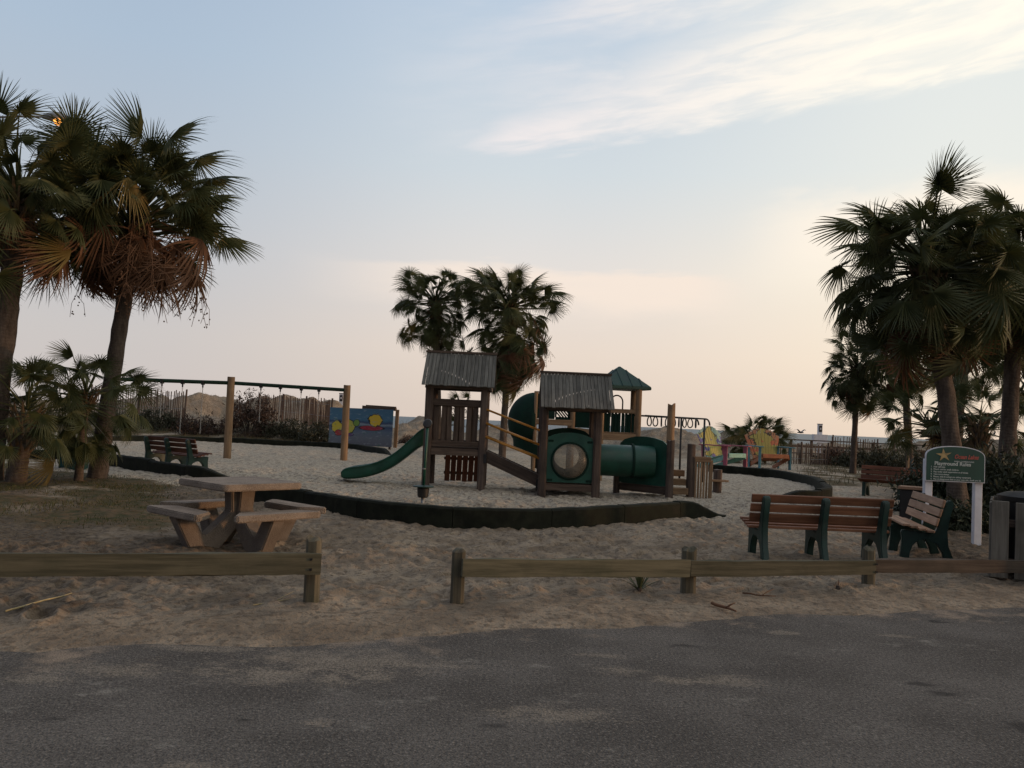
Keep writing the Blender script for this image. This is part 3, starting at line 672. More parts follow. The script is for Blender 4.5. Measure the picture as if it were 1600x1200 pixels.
bench('faded bench seen end-on beside the rules sign', ground(V(5.86, 12.55, 0)), facing(-.955, .22), M_['slatpale'], L=1.8)
q = G(1368, 772); bench('dark bench facing the camera left of the rules sign, out on the grass', ground(V(q.x, 23.4, 0)), facing(-.55, -.83), M_['slatdark'], L=2.1)
q = G(288, 733); bench('dark bench with its back to the camera by the swings', ground(V(q.x, 22.3, 0)), facing(.58, .81), M_['slatdark'], L=2.15)

# ------------------------------------------------------------------ sandpit border timbers
def border(label, pts, hgt, wd=.16, seg=1.5, taper0=True, taper1=True, seed=0):
    rr = random.Random(seed); P = [Vector((p_.x, p_.y, 0)) for p_ in pts]
    # smooth the run, then cut into timbers
    S = []
    for i in range(len(P)-1):
        a, b2, c2, d2 = P[max(i-1, 0)], P[i], P[i+1], P[min(i+2, len(P)-1)]
        for k in range(8):
            s = k/8; S.append(.5*((2*b2)+(c2-a)*s+(2*a-5*b2+4*c2-d2)*s*s+(3*b2-a-3*c2+d2)*s**3))
    S.append(P[-1]); cum = [0]
    for i in range(1, len(S)): cum.append(cum[-1]+(S[i]-S[i-1]).length)
    def at(l):
        l = min(max(l, 0), cum[-1]); i = int(np.searchsorted(cum, l)); i = min(max(i, 1), len(S)-1)
        s = (l-cum[i-1])/max(1e-6, cum[i]-cum[i-1]); return S[i-1].lerp(S[i], s)
    T = cum[-1]; n = max(1, round(T/seg)); c_ = at(T/2); t = thing('sandpit_border', label, 'border', (c_.x, c_.y, 0), 0, 'dark timber borders of the sandpit')
    for k in range(n):
        l0, l1 = T*k/n+.006, T*(k+1)/n-.006; vs, fs = [], []; m_ = 10; ofs = rr.gauss(0, .012)
        for i in range(m_+1):
            l = l0+(l1-l0)*i/m_; q = at(l); tg = (at(l+.05)-at(l-.05)).normalized(); nn = V(-tg.y, tg.x, 0)
            hh = hgt+ofs+rr.gauss(0, .004)
            if taper0: hh *= .08+.92*float(sst(l, 0, 1.3))
            if taper1: hh *= .08+.92*float(sst(T-l, 0, 1.3))
            g_ = H(q.x, q.y); q = q-V(c_.x, c_.y, 0)
            for a, z in ((-1, -.2), (-1, hh-.03), (-.7, hh), (.7, hh), (1, hh-.03), (1, -.2)): vs.append(q+nn*a*wd/2+V(0, 0, z+g_))
        for i in range(m_):
            for j in range(5): fs.append((i*6+j, i*6+j+1, i*6+7+j, i*6+6+j))
        fs += [tuple(range(6)), tuple(reversed([m_*6+j for j in range(6)]))]
        me = mesh('border_timber', vs, fs, M_['border']); bm = bmesh.new(); bm.from_mesh(me); bmesh.ops.recalc_face_normals(bm, faces=bm.faces); bm.to_mesh(me); bm.free()
        obj('border_timber', me, t, Wm[t.name])
border('long dark timber border curving across the front of the sandpit', [G(392, 782), G(480, 795), G(560, 811), G(640, 820), G(720, 825), G(800, 826), G(900, 822), G(1000, 816), G(1080, 809), G(1130, 805)], .31, .2, 1.6, False, True, 1)
border('dark timber border behind the leaning palm, ending by the picnic table', [G(-60, 714), G(60, 718), G(130, 723), G(200, 732), G(270, 742), G(330, 750), G(390, 752)], .30, .2, 1.8, False, True, 2)
border('far dark timber border behind the swings', [G(30, 697), G(200, 690), G(300, 690), G(400, 694), G(500, 699), G(560, 704), G(612, 713)], .26, .22, 2.4, False, True, 3)
border('dark timber border curving round beside the painted giant chairs', [G(1108, 738), G(1160, 742), G(1205, 746), G(1245, 753), G(1275, 763), G(1294, 777), G(1280, 783), G(1236, 784), G(1190, 784)], .30, .2, 1.8, False, True, 4)

# ------------------------------------------------------------------ swings
sw = thing('swing_frame', 'swing set frame with tan timber posts and a green top bar', 'swing set', ground(G(355, 716)))
o_ = Wm[sw.name].translation; A1 = G(355, 716); A2 = G(537, 720); A0 = A1-(A2-A1)*.97
tops = []
for i, (a_, tp) in enumerate(((A0, None), (A1, D(361.5, 589, A1.y)), (A2, D(542.5, 602, A2.y)))):
    tp = tp or V(a_.x+.1, a_.y, 2.62); tops.append(tp)
    post('swing_post', V(a_.x, a_.y, -.4)-o_, tp-o_, .125, M_['tanpost'], sw, 14, .98, i, .01)
mb = MB(); mb.tube([tops[0]-o_-V(0, 0, .2), tops[1]-o_-V(0, 0, .2), tops[2]-o_-V(0, 0, .17)], .062, 10); mb.build('top_bar', M_['dkgreen'], sw, auto=40)
for s0, s1, fr in ((0, 1, (.22, .42, .59, .76)), (1, 2, (.25, .415, .595, .75))):
    for f_ in fr:
        p_ = tops[s0].lerp(tops[s1], f_)-o_-V(0, 0, .2)
        mb = MB(); mb.box(p_-V(0, 0, .02), (.09, .15, .15)); mb.box(p_-V(0, 0, .13), (.04, .05, .12)); h_ = mb.build('hanger', M_['black'], sw, bevel=.008)
        mb = MB(); zb = .75 if s0 == 0 and f_ > .5 else 1.2
        n_ = int((p_.z-.17-zb)/.055)
        for k in range(n_):
            z = p_.z-.18-k*.055; c_ = V(p_.x, p_.y, z); e = V(.013, 0, 0) if k % 2 else V(0, .013, 0)
            mb.tube([c_+V(0, 0, .035), c_+e+V(0, 0, .012), c_+e-V(0, 0, .012), c_-V(0, 0, .035), c_-e-V(0, 0, .012), c_-e+V(0, 0, .012), c_+V(0, 0, .035)], .0065, 4, False)
        ch_ = mb.build('chain', M_['steel'], h_, M=Wm[sw.name])

# ------------------------------------------------------------------ front play structure
ps = thing('play_structure', 'brown timber play structure with grey roofs, green slide, crawl tube and bubble window', 'playset', (.8, 20.4, 0))
po = V(.8, 20.4, 0)
def w2(*a): return V(*a)-po
def gable_roof(x0, x1, ye0, ye1, ze, yr, zr, n, parent, mat):
    mb = MB()
    for x in (x0+.1, x1-.1):
        mb.prism([(ye0+.12-po.y, ze-.06), (ye1-.12-po.y, ze-.06), (yr-po.y, zr-.10)], .05, Matrix.Translation(V(x-po.x, 0, 0)))
    mb.box((.5*(x0+x1)-po.x, ye0+.22-po.y, ze+.0), (x1-x0-.16, .07, .12)); mb.box((.5*(x0+x1)-po.x, ye1-.22-po.y, ze+.0), (x1-x0-.16, .07, .12))
    mb.box((.5*(x0+x1)-po.x, yr-po.y, zr+.025), (x1-x0+.03, .11, .05))
    rf = mb.build('roof', M_['oldwood'], parent)
    wd = (x1-x0)/n
    for side in (0, 1):
        e = V(0, ye0 if side == 0 else ye1, ze); r_ = V(0, yr, zr); up = (r_-e).cross(V(1, 0, 0)); up = up if up.z > 0 else -up
        for i in range(n):
            x = x0+wd*(i+.5); j = random.gauss(0, .008)
            d_ = (e-r_).normalized()*j
            beam('plank', w2(x, e.y, e.z)+d_, w2(x, r_.y, r_.z)-V(0, (.008 if side == 0 else -.008), .005), wd-.007, .024+random.random()*.008, mat, rf, up=up, ch=.003, local=False) if False else \
            obj('plank', cbox((r_-e).length+round(j, 2), wd-.007, .026, .004, mat), rf, Matrix.Translation(po) @ frame(w2(x, e.y, e.z)+d_, w2(x, r_.y, r_.z), up) @ Matrix.Translation(V(0, 0, .0012*((i*7) % 3))))
    return rf
T1x, T1y = (-1.93, -.63), (20.35, 21.65); T2x, T2y = (.77, 1.99), (19.6, 20.8)
for i, (x, y) in enumerate([(x, y) for x in T1x for y in T1y]): post('post', w2(x, y, -.4), w2(x, y, 2.62), .092, M_['oldpost'], ps, 12, .97, 20+i, .015, square=True)
for i, (x, y) in enumerate([(x, y) for x in T2x for y in T2y]): post('post', w2(x, y, -.4), w2(x, y, 2.18), .092, M_['oldpost'], ps, 12, .97, 30+i, .015, square=True)
gable_roof(-2.10, -.40, 20.02, 21.98, 2.40, 21.0, 3.23, 20, ps, M_['roof'])
gable_roof(.66, 2.31, 19.18, 21.22, 1.99, 20.2, 2.80, 20, ps, M_['roof'])
# slide tower deck and railings
for y in T1y: beam('deck_beam', w2(T1x[0]+.09, y, .86), w2(T1x[1]-.09, y, .86), .06, .16, M_['oldwood'], ps)
for i in range(9): beam('deck_board', w2(T1x[0]+.03, 20.45+i*.138, .955), w2(T1x[1]-.03, 20.45+i*.138, .955), .13, .035, M_['oldwood'], ps)
for y, bal in ((T1y[0], 7), (T1y[1], 7)):
    beam('top_rail', w2(T1x[0]+.08, y, 2.02), w2(T1x[1]-.08, y, 2.02), .05, .16, M_['oldwood'], ps)
    beam('bottom_rail', w2(T1x[0]+.08, y, 1.05), w2(T1x[1]-.08, y, 1.05), .05, .13, M_['oldwood'], ps)
    for k in range(bal):
        x = T1x[0]+.20+k*(T1x[1]-T1x[0]-.40)/(bal-1)
        if y == T1y[0]: beam('baluster', w2(x, y+.045, 1.0), w2(x+random.gauss(0, .01), y+.045, 2.0), .03, .115, M_['oldwood'], ps, up=(1, 0, 0))
        elif k % 2: beam('baluster', w2(x, y-.045, 1.0), w2(x, y-.045, 2.0), .03, .10, M_['oldwood'], ps, up=(1, 0, 0))
# plank climber hanging under the deck at the back
for k in range(6): beam('climber_plank', w2(-1.52+k*.145, 21.60, .08+random.random()*.03), w2(-1.50+k*.145, 21.42, .84), .03, .125, M_['slatdark'], ps, up=(1, 0, 0), jit=.004)
for z in (.3, .66): beam('climber_cross_bar', w2(-1.6, 21.63-.23*z, z), w2(-.72, 21.63-.23*z, z), .04, .07, M_['oldwood'], ps)
# slide: a trough with a rolled lip, leaving the tower to the left
prof_s = [(-1.95, 1.42, 1.00), (-2.12, 1.36, .95), (-2.30, 1.17, .80), (-2.50, .96, .62), (-2.72, .75, .44), (-2.98, .585, .285), (-3.28, .46, .17), (-3.58, .395, .10), (-3.82, .37, .075), (-3.95, .30, .09), (-4.0, .20, .12)]
mb = MB(); yc = 20.98; hw = .30; rows = []
for x, zt, zb in prof_s:
    e = .055
    sec = [(-hw, zb), (-hw-.03, zb+.05), (-hw-.03, zt-.02), (-hw-.06, zt-.015), (-hw-.055, zt+.02), (-hw+.005, zt+.02), (-hw+.015, zt-.03), (-hw+.05, zb+e+.05), (-hw+.11, zb+e), (hw-.11, zb+e), (hw-.05, zb+e+.05), (hw-.015, zt-.03), (hw-.005, zt+.02), (hw+.055, zt+.02), (hw+.06, zt-.015), (hw+.03, zt-.02), (hw+.03, zb+.05), (hw, zb)]
    rows.append([w2(x, yc+a, z) for a, z in sec])
n_ = len(rows[0]); mb.add([q for r_ in rows for q in r_], [(i*n_+j, i*n_+(j+1) % n_, (i+1)*n_+(j+1) % n_, (i+1)*n_+j) for i in range(len(rows)-1) for j in range(n_)] + [tuple(range(n_)), tuple(reversed([(len(rows)-1)*n_+j for j in range(n_)]))])
sl = mb.build('slide', M_['green'], ps, auto=40)
sub = sl.modifiers.new('s', 'SUBSURF'); sub.levels = sub.render_levels = 1
# ramp bridge between the towers
for y in (20.32, 21.15):
    beam('ramp_side_board', w2(-.56, y, .80), w2(.70, y-.45*(1 if y < 21 else 1)*.9+.0, .30), .05, .26, M_['oldwood'], ps)
for k in range(11):
    s = (k+.5)/11; beam('ramp_board', w2(-.56+1.26*s, 20.32-.40*s, .90-.5*s), w2(-.56+1.26*s, 21.17-.40*s, .90-.5*s), .105, .03, M_['oldwood'], ps, up=(.37, 0, .93))
for y in (20.30, 21.17):
    for z0, z1 in ((1.90, 1.44), (1.575, 1.11), (1.26, .80)):
        mb = MB(); a_, b2 = w2(-.60, y, z0), w2(.74, y-.42, z1); mb.tube([a_, b2], .024, 8)
        mb.build('yellow_handrail', M_['yellow'], ps, smooth=True)
for p_ in (w2(-.555, 20.27, .74), w2(.685, 19.88, .24)):
    mb = MB(); mb.box(p_, (.07, .09, .22)); mb.build('ramp_bracket', M_['black'], ps, bevel=.01)
# second tower: deck, bubble panel, posts of the crawl tube end
for y in T2y: beam('deck_beam', w2(T2x[0]+.09, y, .20), w2(T2x[1]-.09, y, .20), .06, .15, M_['oldwood'], ps)
for i in range(8): beam('deck_board', w2(T2x[0]+.03, 19.72+i*.138, .29), w2(T2x[1]-.03, 19.72+i*.138, .29), .13, .03, M_['oldwood'], ps)
def holed_panel(outer_fn, hole_r, cz, th, n=48):
    mb = MB(); vs = []
    for s in (-th/2, th/2):
        for i in range(n):
            a = 2*math.pi*i/n; vs.append(V(math.cos(a)*hole_r, s, cz+math.sin(a)*hole_r))
        for i in range(n):
            a = 2*math.pi*i/n; x, z = outer_fn(a); vs.append(V(x, s, z))
    fs = []
    for i in range(n):
        j = (i+1) % n
        fs += [(i, j, n+j, n+i), (2*n+i, 3*n+i, 3*n+j, 2*n+j), (n+i, n+j, 3*n+j, 3*n+i), (i, 2*n+i, 2*n+j, j)]
    mb.add(vs, fs); return mb
def outer(hw_, z0, z1, cz, arch):
    def fn(a):
        c, s = math.cos(a), math.sin(a); t_ = min(hw_/abs(c) if abs(c) > 1e-6 else 9e9, ((z1-cz)/s if s > 0 else (z0-cz)/s) if abs(s) > 1e-6 else 9e9)
        x, z = c*t_, cz+s*t_
        if s > 0: z += arch*max(0, 1-(x/hw_)**2)**.8*max(0, (z-cz)/(z1-cz))
        return x, z
    return fn
Mp = Matrix.Translation(V(1.38, 19.62, 0))
hp = holed_panel(outer(.53, .31, 1.30, .80, .14), .40, .80, .05).build('bubble_panel', M_['green'], ps, M=Mp, auto=40)
mb = MB(); mb.tube([V(math.cos(a)*.405, -.035, .80+math.sin(a)*.405) for a in [2*math.pi*i/40 for i in range(41)]], .028, 8, False); mb.build('ring', M_['dkgreen'], hp, M=Mp, smooth=True)
for zz in (.36, 1.24):
    for xx in (-.44, .44):
        mb = MB(); mb.box((xx, -.03, zz), (.12, .02, .05)); mb.build('panel_rib', M_['dkgreen'], hp, M=Mp, bevel=.008)
mt, b, p = newmat('scuffed_bubble'); oc = coords(b); n_ = b.noise(oc, 5, 6, .65)
p.inputs['Base Color'].default_value = (.20, .18, .145, 1); p.inputs['Roughness'].default_value = .35
tr = b.n('ShaderNodeBsdfTransparent'); tr.inputs[0].default_value = (.85, .80, .70, 1); ms = b.n('ShaderNodeMixShader'); b.put(ms.inputs[0], b.ss(n_, .3, .7, .42, .72))
mt.node_tree.links.new(tr.outputs[0], ms.inputs[1]); mt.node_tree.links.new(p.outputs[0], ms.inputs[2]); mt.node_tree.links.new(ms.outputs[0], mt.node_tree.nodes['Material Output'].inputs[0])
mb = MB(); vs = []; fs = []; nr, na = 8, 32
for i in range(nr+1):
    t_ = i/nr*math.pi/2
    for j in range(na): a = 2*math.pi*j/na; vs.append(V(math.cos(a)*.395*math.cos(t_), -.02-.20*math.sin(t_), .80+math.sin(a)*.395*math.cos(t_)))
for i in range(nr):
    for j in range(na): fs.append((i*na+j, i*na+(j+1) % na, (i+1)*na+(j+1) % na, (i+1)*na+j))
mb.add(vs, fs); mb.build('bubble_window', mt, hp, M=Mp, smooth=True)
# panel on the far side of the second tower, with an opening
Mb_ = Matrix.Translation(V(1.38, 20.80, 0))
holed_panel(outer(.53, .31, 1.42, .86, .12), .30, .86, .05).build('back_panel', M_['dkgreen'], ps, M=Mb_, auto=40)
# crawl tube
def ring_tube(x0, x1, r, y, z, th=.025, n=40):
    mb = MB(); vs = []
    xs = [x0+(x1-x0)*i/6 for i in range(7)]
    for rr_ in (r, r-th):
        for x in xs:
            for j in range(n): a = 2*math.pi*j/n; vs.append(w2(x, y+math.cos(a)*rr_+(x-x0)*.06, z+math.sin(a)*rr_))
    fs = []; k = len(xs)
    for i in range(k-1):
        for j in range(n):
            q0, q1 = i*n+j, i*n+(j+1) % n; fs.append((q0, q1, q1+n, q0+n)); o2 = k*n; fs.append((o2+q0, o2+q0+n, o2+q1+n, o2+q1))
    for i in (0, k-1):
        for j in range(n): q0, q1 = i*n+j, i*n+(j+1) % n; fs.append((q0, k*n+q0, k*n+q1, q1))
    mb.add(vs, fs); return mb
ct = ring_tube(1.93, 3.36, .365, 20.05, .84).build('crawl_tube', M_['green'], ps, auto=45)
for x, wd in ((2.86, .05), (1.97, .04)): ring_tube(x-wd/2, x+wd/2, .405, 20.05+(x-1.93)*.06, .84, .06).build('tube_flange', M_['dkgreen'], ct, M=Wm[ps.name], auto=45)
e0, e1 = V(2.66, 20.78, 0), V(3.64, 19.76, 0); ang = math.atan2(e1.y-e0.y, e1.x-e0.x); L_ = (e1-e0).length
Me = Matrix.Translation((e0+e1)/2) @ Matrix.Rotation(ang, 4, 'Z')
holed_panel(outer(L_/2-.02, .30, 1.27, .84, .15), .34, .84, .05).build('end_panel', M_['green'], ps, M=Me, auto=40)
for i, (p_, zt, r_) in enumerate(((e0+V(-.05, .04, 0), .95, .08), (e1+V(.03, -.07, 0), 1.36, .092), (V(4.36, 20.72, 0), 1.28, .10))): post('post', p_-po-V(0, 0, .4), p_-po+V(0, 0, zt), r_, M_['oldpost'], ps, 12, .97, 50+i, .02)
post('post', w2(3.88, 21.0, -.4), w2(3.90, 21.0, 2.20), .098, M_['tanpost'], ps, 12, .97, 55, .05)
beam('deck_beam', e0-po+V(.02, -.03, .20), e1-po+V(-.02, .0, .20), .06, .16, M_['oldwood'], ps)
for k in range(7):
    s = k*.14; beam('deck_board', e0-po+V(.05+.10*k, .06*k, .285), e1-po+V(.0+.02*k, .17*k, .285), .12, .03, M_['oldwood'], ps)
# timber steps up to the end deck
for i, (z, y) in enumerate(((.16, 20.62), (.36, 20.86), (.56, 21.1))): beam('step', w2(3.72, y, z), w2(4.27, y, z), .26, .15, M_['tan'], ps)
# slatted guard beside the steps
gx0, gx1, gy = 4.33, 4.69, 20.6
beam('guard_top_board', w2(gx0+.10, gy, .93), w2(gx1+.12, gy, .93), .04, .13, M_['tan'], ps)
for k in range(6): beam('guard_slat', w2(gx0+.13+k*.066, gy+.03, .02), w2(gx0+.135+k*.066, gy+.03, .90), .03, .042, M_['tan'], ps, up=(1, 0, 0))
beam('guard_end_board', w2(gx1+.13, gy+.03, .0), w2(gx1+.14, gy+.03, .92), .04, .07, M_['tan'], ps, up=(1, 0, 0))
q = G(1120, 771); sp_ = thing('stump_seat', 'short round timber stump with a plank seat beside the slatted guard', 'stump seat', (q.x, q.y, 0))
post('stump', (0, 0, -.3), (0.01, 0, .62), .115, M_['oldpost'], sp_, 12, 1, 70, .02); beam('seat_plank', (-.22, -.14, .34), (.24, -.14, .34), .20, .05, M_['tan'], sp_)

# ------------------------------------------------------------------ back play structure with spiral slide and ring ladder
bs = thing('play_structure', 'tan timber play tower at the back with green pointed roof and spiral slide', 'playset', (2.4, 25.6, 0)); po = V(2.4, 25.6, 0)
for i, (x, y) in enumerate([(x, y) for x in (2.62, 3.70) for y in (25.1, 26.15)]): post('post', w2(x, y, -.4), w2(x, y, 2.74), .095, M_['tanpost'], bs, 12, .97, 80+i, .015)
for i, (x, y, z) in enumerate(((.72, 25.1, 2.50), (1.80, 25.1, 2.1), (.72, 26.15, 2.5), (1.80, 26.15, 2.1))): post('post', w2(x, y, -.4), w2(x, y, z), .05 if x < 1 else .075, M_['tanpost'], bs, 12, .97, 85+i, .015)
mt_roof = plain('green_metal_roof', (0.003, 0.034, 0.026), .55, .25, 3, .05, dirt=(.02, .045, .035))
mb = MB(); ze, zr, hr = 2.80, 3.42, .80; cR = w2(3.17, 25.62, 0); an = R(14)
cs = [cR+V(math.cos(an+R(45+90*k))*hr*1.414*.92, math.sin(an+R(45+90*k))*hr*1.414*.92, ze) for k in range(4)]; ap = cR+V(0, 0, zr)
lo_ = [c_-V(0, 0, .09) for c_ in cs]
mb.add(cs+[ap]+lo_, [(0, 1, 4), (1, 2, 4), (2, 3, 4), (3, 0, 4), (0, 5, 6, 1), (1, 6, 7, 2), (2, 7, 8, 3), (3, 8, 5, 0), (8, 7, 6, 5)])
rf = mb.build('roof', mt_roof, bs, bevel=.015)
for k in range(4):
    a_, b2 = cs[k], cs[(k+1) % 4]
    for f_ in (.2, .4, .6, .8):
        q0 = a_.lerp(b2, f_); q1 = ap.lerp(a_ if f_ < .5 else b2, abs(f_-.5)*2)
        q1 = q1 + (q1-q0).normalized()*0; mb = MB(); mb.tube([q0+V(0, 0, .006), q1+V(0, 0, .006)], .012, 5); mb.build('roof_seam', mt_roof, rf, M=Wm[bs.name])
beam('deck_beam', w2(2.62, 25.06, 1.32), w2(3.70, 25.06, 1.32), .06, .20, M_['tan'], bs); beam('deck_beam', w2(2.62, 26.15, 1.32), w2(3.70, 26.15, 1.32), .06, .20, M_['tan'], bs)
for i in range(8): beam('deck_board', w2(2.6, 25.17+i*.13, 1.44), w2(3.72, 25.17+i*.13, 1.44), .12, .03, M_['tan'], bs)
beam('top_rail', w2(2.62, 25.08, 2.07), w2(3.70, 25.08, 2.07), .05, .12, M_['tan'], bs)
for k in range(9): beam('baluster', w2(2.76+k*.10, 25.13, 1.42), w2(2.76+k*.10, 25.13, 2.02), .03, .078, M_['dkgreen'], bs, up=(1, 0, 0))
for k in range(6): beam('baluster', w2(2.80+k*.15, 26.12, 1.42), w2(2.80+k*.15, 26.12, 2.0), .03, .09, M_['dkgreen'], bs, up=(1, 0, 0))
mb = MB(); mb.tube([w2(3.02, 26.2, 1.9)]+[w2(3.20-.18*math.cos(t_), 26.2, 2.36+.2*math.sin(t_)) for t_ in [math.pi*i/14 for i in range(15)]]+[w2(3.38, 26.2, 1.9)], .022, 8); mb.build('entry_arch', M_['brownmetal'], bs, smooth=True)
# lower left deck with panels
beam('deck_beam', w2(.72, 25.06, 1.66), w2(1.80, 25.06, 1.66), .06, .17, M_['tan'], bs)
beam('top_rail', w2(.66, 25.1, 2.52), w2(1.24, 25.1, 2.52), .05, .05, M_['tan'], bs)
mb = MB(); mb.box(w2(1.02, 25.12, 2.12), (.52, .03, .74)); mb.build('side_panel', M_['dkgreen'], bs, bevel=.006)
# slotted panel: bars leaning over an open frame
mb = MB(); mb.box(w2(1.52, 25.12, 1.785), (.44, .03, .08)); mb.box(w2(1.52, 25.12, 2.20), (.44, .03, .24)); mb.box(w2(1.71, 25.12, 1.95), (.07, .03, .28)); mb.box(w2(1.31, 25.12, 1.95), (.05, .03, .28))
for k in range(5):
    c_ = w2(1.33+k*.085, 25.12, 1.95); mb.box((0, 0, 0), (.042, .03, .40), Matrix.Translation(c_) @ Matrix.Rotation(R(-42), 4, 'Y'))
mb.build('slotted_panel', M_['dkgreen'], bs)
mb = MB(); mb.box(w2(2.20, 25.2, 1.85), (.74, .04, .62)); mb.build('middle_panel', M_['dkgreen'], bs, bevel=.01)
beam('middle_beam', w2(1.80, 25.12, 1.46), w2(2.62, 25.12, 1.40), .06, .16, M_['tan'], bs)
# spiral slide: domed outer wall, winding trough below, centre pole
mb = MB(); vs = []; fs = []; nu, nv = 26, 20; cS = w2(.72, 25.65, 1.66)
for i in range(nu+1):
    a = R(-90)+math.pi*i/nu
    for j in range(nv+1):
        bq = R(90)+math.pi*j/nv
        vs.append(cS+V(math.cos(bq)*math.cos(a)*.80, math.sin(bq)*math.cos(a)*.62, math.sin(a)*.86))
for i in range(nu):
    for j in range(nv): q0 = i*(nv+1)+j; fs.append((q0, q0+1, q0+nv+2, q0+nv+1))
mb.add(vs, fs); so = mb.build('spiral_slide', M_['dkgreen'], bs, smooth=True); sm = so.modifiers.new('t', 'SOLIDIFY'); sm.thickness = .03
mb = MB(); vs = []; fs = []; k_ = 28
for i in range(k_+1):
    s = i/k_; a = R(150)+R(250)*s; z = 1.05-.72*s
    for rr_, dz in ((.10, .30), (.12, 0), (.34, -.05), (.56, 0), (.60, .30), (.64, .30), (.60, -.05), (.34, -.11), (.08, -.05)): vs.append(cS-V(0, 0, cS.z)+V(math.cos(a)*rr_, math.sin(a)*rr_, z+dz))
for i in range(k_):
    for j in range(9): fs.append((i*9+j, i*9+(j+1) % 9, (i+1)*9+(j+1) % 9, (i+1)*9+j))
mb.add(vs, fs); mb.build('slide_trough', M_['dkgreen'], so, M=Wm[bs.name], auto=50)
mb = MB(); mb.tube([cS-V(0, 0, cS.z+.3), cS+V(0, 0, .6)], .05, 10); mb.build('slide_pole', M_['dkgreen'], so, M=Wm[bs.name], smooth=True)
# ring ladder
la, lb = V(3.78, 25.35, 1.97), V(5.92, 27.0, 1.97); ld = (lb-la).normalized(); ln = V(-ld.y, ld.x, 0)
for s in (-.22, .22):
    pts = [la+ln*s, lb+ln*s]+[lb+ln*s+ld*.20*math.sin(t_)-V(0, 0, .20*(1-math.cos(t_))) for t_ in [R(15*i) for i in range(1, 7)]]
    mb = MB(); mb.tube([q_-po for q_ in pts], .026, 8); mb.build('ladder_rail', M_['black'], bs, smooth=True)
for k in range(9):
    c_ = la+ld*(.42+k*.26)-V(0, 0, .15); tw = R(20+25*((k*5) % 3)); dx = (ld*math.cos(tw)+ln*math.sin(tw))
    pts = [c_-po+dx*math.cos(a)*.15*(1-.22*math.sin(a))+V(0, 0, math.sin(a)*.14) for a in [2*math.pi*i/20 for i in range(21)]]
    mb = MB(); mb.tube(pts, .019, 6, False); mb.build('ring', M_['black'], bs, smooth=True)
for p_ in (lb-ld*.62+ln*.22, lb-ld*.05-ln*.22):
    mb = MB(); mb.tube([V(p_.x, p_.y, -.3)-po, p_-po], .032, 8); mb.build('ladder_post', M_['black'], bs, smooth=True)

# ------------------------------------------------------------------ stand-up spinner
q = G(660, 791); sp_ = thing('stand_up_spinner', 'green pole spinner with a round foot disc in the sandpit by the slide', 'spinner', (q.x, q.y, 0))
mb = MB(); mb.tube([(0, 0, -.3), (0, 0, .2)], .035, 10); mb.build('ground_post', M_['steel'], sp_, smooth=True)
def lathe(prof_, n=24):
    mb = MB(); vs = [V(math.cos(2*math.pi*j/n)*r_, math.sin(2*math.pi*j/n)*r_, z) for r_, z in prof_ for j in range(n)]; k = len(prof_)
    mb.add(vs, [(i*n+j, i*n+(j+1) % n, (i+1)*n+(j+1) % n, (i+1)*n+j) for i in range(k-1) for j in range(n)]+[tuple(reversed(range(n))), tuple((k-1)*n+j for j in range(n))]); return mb
lathe([(.075, .16), (.10, .18), (.115, .33), (.10, .345)]).build('bearing_cup', M_['black'], sp_, auto=40)
lathe([(.10, .345), (.19, .355), (.195, .375), (.05, .39)]).build('foot_disc', M_['bframe'], sp_, auto=40)
mb = MB(); mb.tube([(0, 0, .38), (.01, .05, .9), (.02, .04, 1.5)], .026, 8); mb.build('pole', M_['green'], sp_, smooth=True)
mb = MB(); mb.tube([(0, 0, .685), (0, 0, .70)], .033, 8); mb.build('collar', M_['steel'], sp_)
lathe([(.02, -.035), (.075, -.03), (.09, 0), (.075, .03), (.02, .035)]).build('hand_wheel', M_['black'], sp_, M=Wm[sp_.name] @ Matrix.Translation(V(.02, .04, 1.53)) @ Matrix.Rotation(R(72), 4, 'X'), auto=40)

# ------------------------------------------------------------------ mural
ma, mb2 = D(513, 697, 42.5), D(612, 700, 42.0); zb = 0.12; zt = D(513, 636, 42.5).z
mu = thing('mural_board', 'painted blue beach mural board on short posts behind the swings', 'mural', ((ma.x+mb2.x)/2, 42.25, 0), math.atan2(mb2.y-ma.y, mb2.x-ma.x))
Wd = (mb2-ma).length
mt, b, p = newmat('mural_paint'); oc = coords(b); s3 = b.n('ShaderNodeSeparateXYZ'); b.put(s3.inputs[0], oc); mxx, mzz = s3.outputs[0], s3.outputs[2]
wob = b.math('MULTIPLY', b.math('SUBTRACT', b.noise(oc, 2.2, 4), .5), .22); zz = b.math('ADD', mzz, wob)
cc = b.ramp(b.math('DIVIDE', zz, 2.1), [(0.0, c4((.10, .10, .13))), (.25, c4((.13, .15, .18))), (.40, c4((.10, .14, .20))), (.50, c4((.035, .06, .13))), (.56, c4((.22, .27, .32))), (.60, c4((.03, .05, .12))), (.66, c4((.055, .15, .24))), (1.0, c4((.05, .13, .21)))])
def blot(cx, cz, rx_, rz_, col, cc, k=.35):
    dx = b.math('DIVIDE', b.math('SUBTRACT', mxx, cx), rx_); dz = b.math('DIVIDE', b.math('SUBTRACT', mzz, cz), rz_)
    d_ = b.math('SQRT', b.math('ADD', b.math('MULTIPLY', dx, dx), b.math('MULTIPLY', dz, dz)))
    d_ = b.math('ADD', d_, b.math('MULTIPLY', b.math('SUBTRACT', b.noise(oc, 5, 3), .5), k*2))
    cc = b.mix(b.ss(d_, 1.12, 1.06), cc, c4((.012, .012, .015))); return b.mix(b.ss(d_, .97, .90), cc, c4(col))
cc = blot(.55, 1.00, .62, .12, (.30, .02, .04), cc, .1); cc = blot(.72, 1.38, .33, .30, (.62, .42, .03), cc, .5)
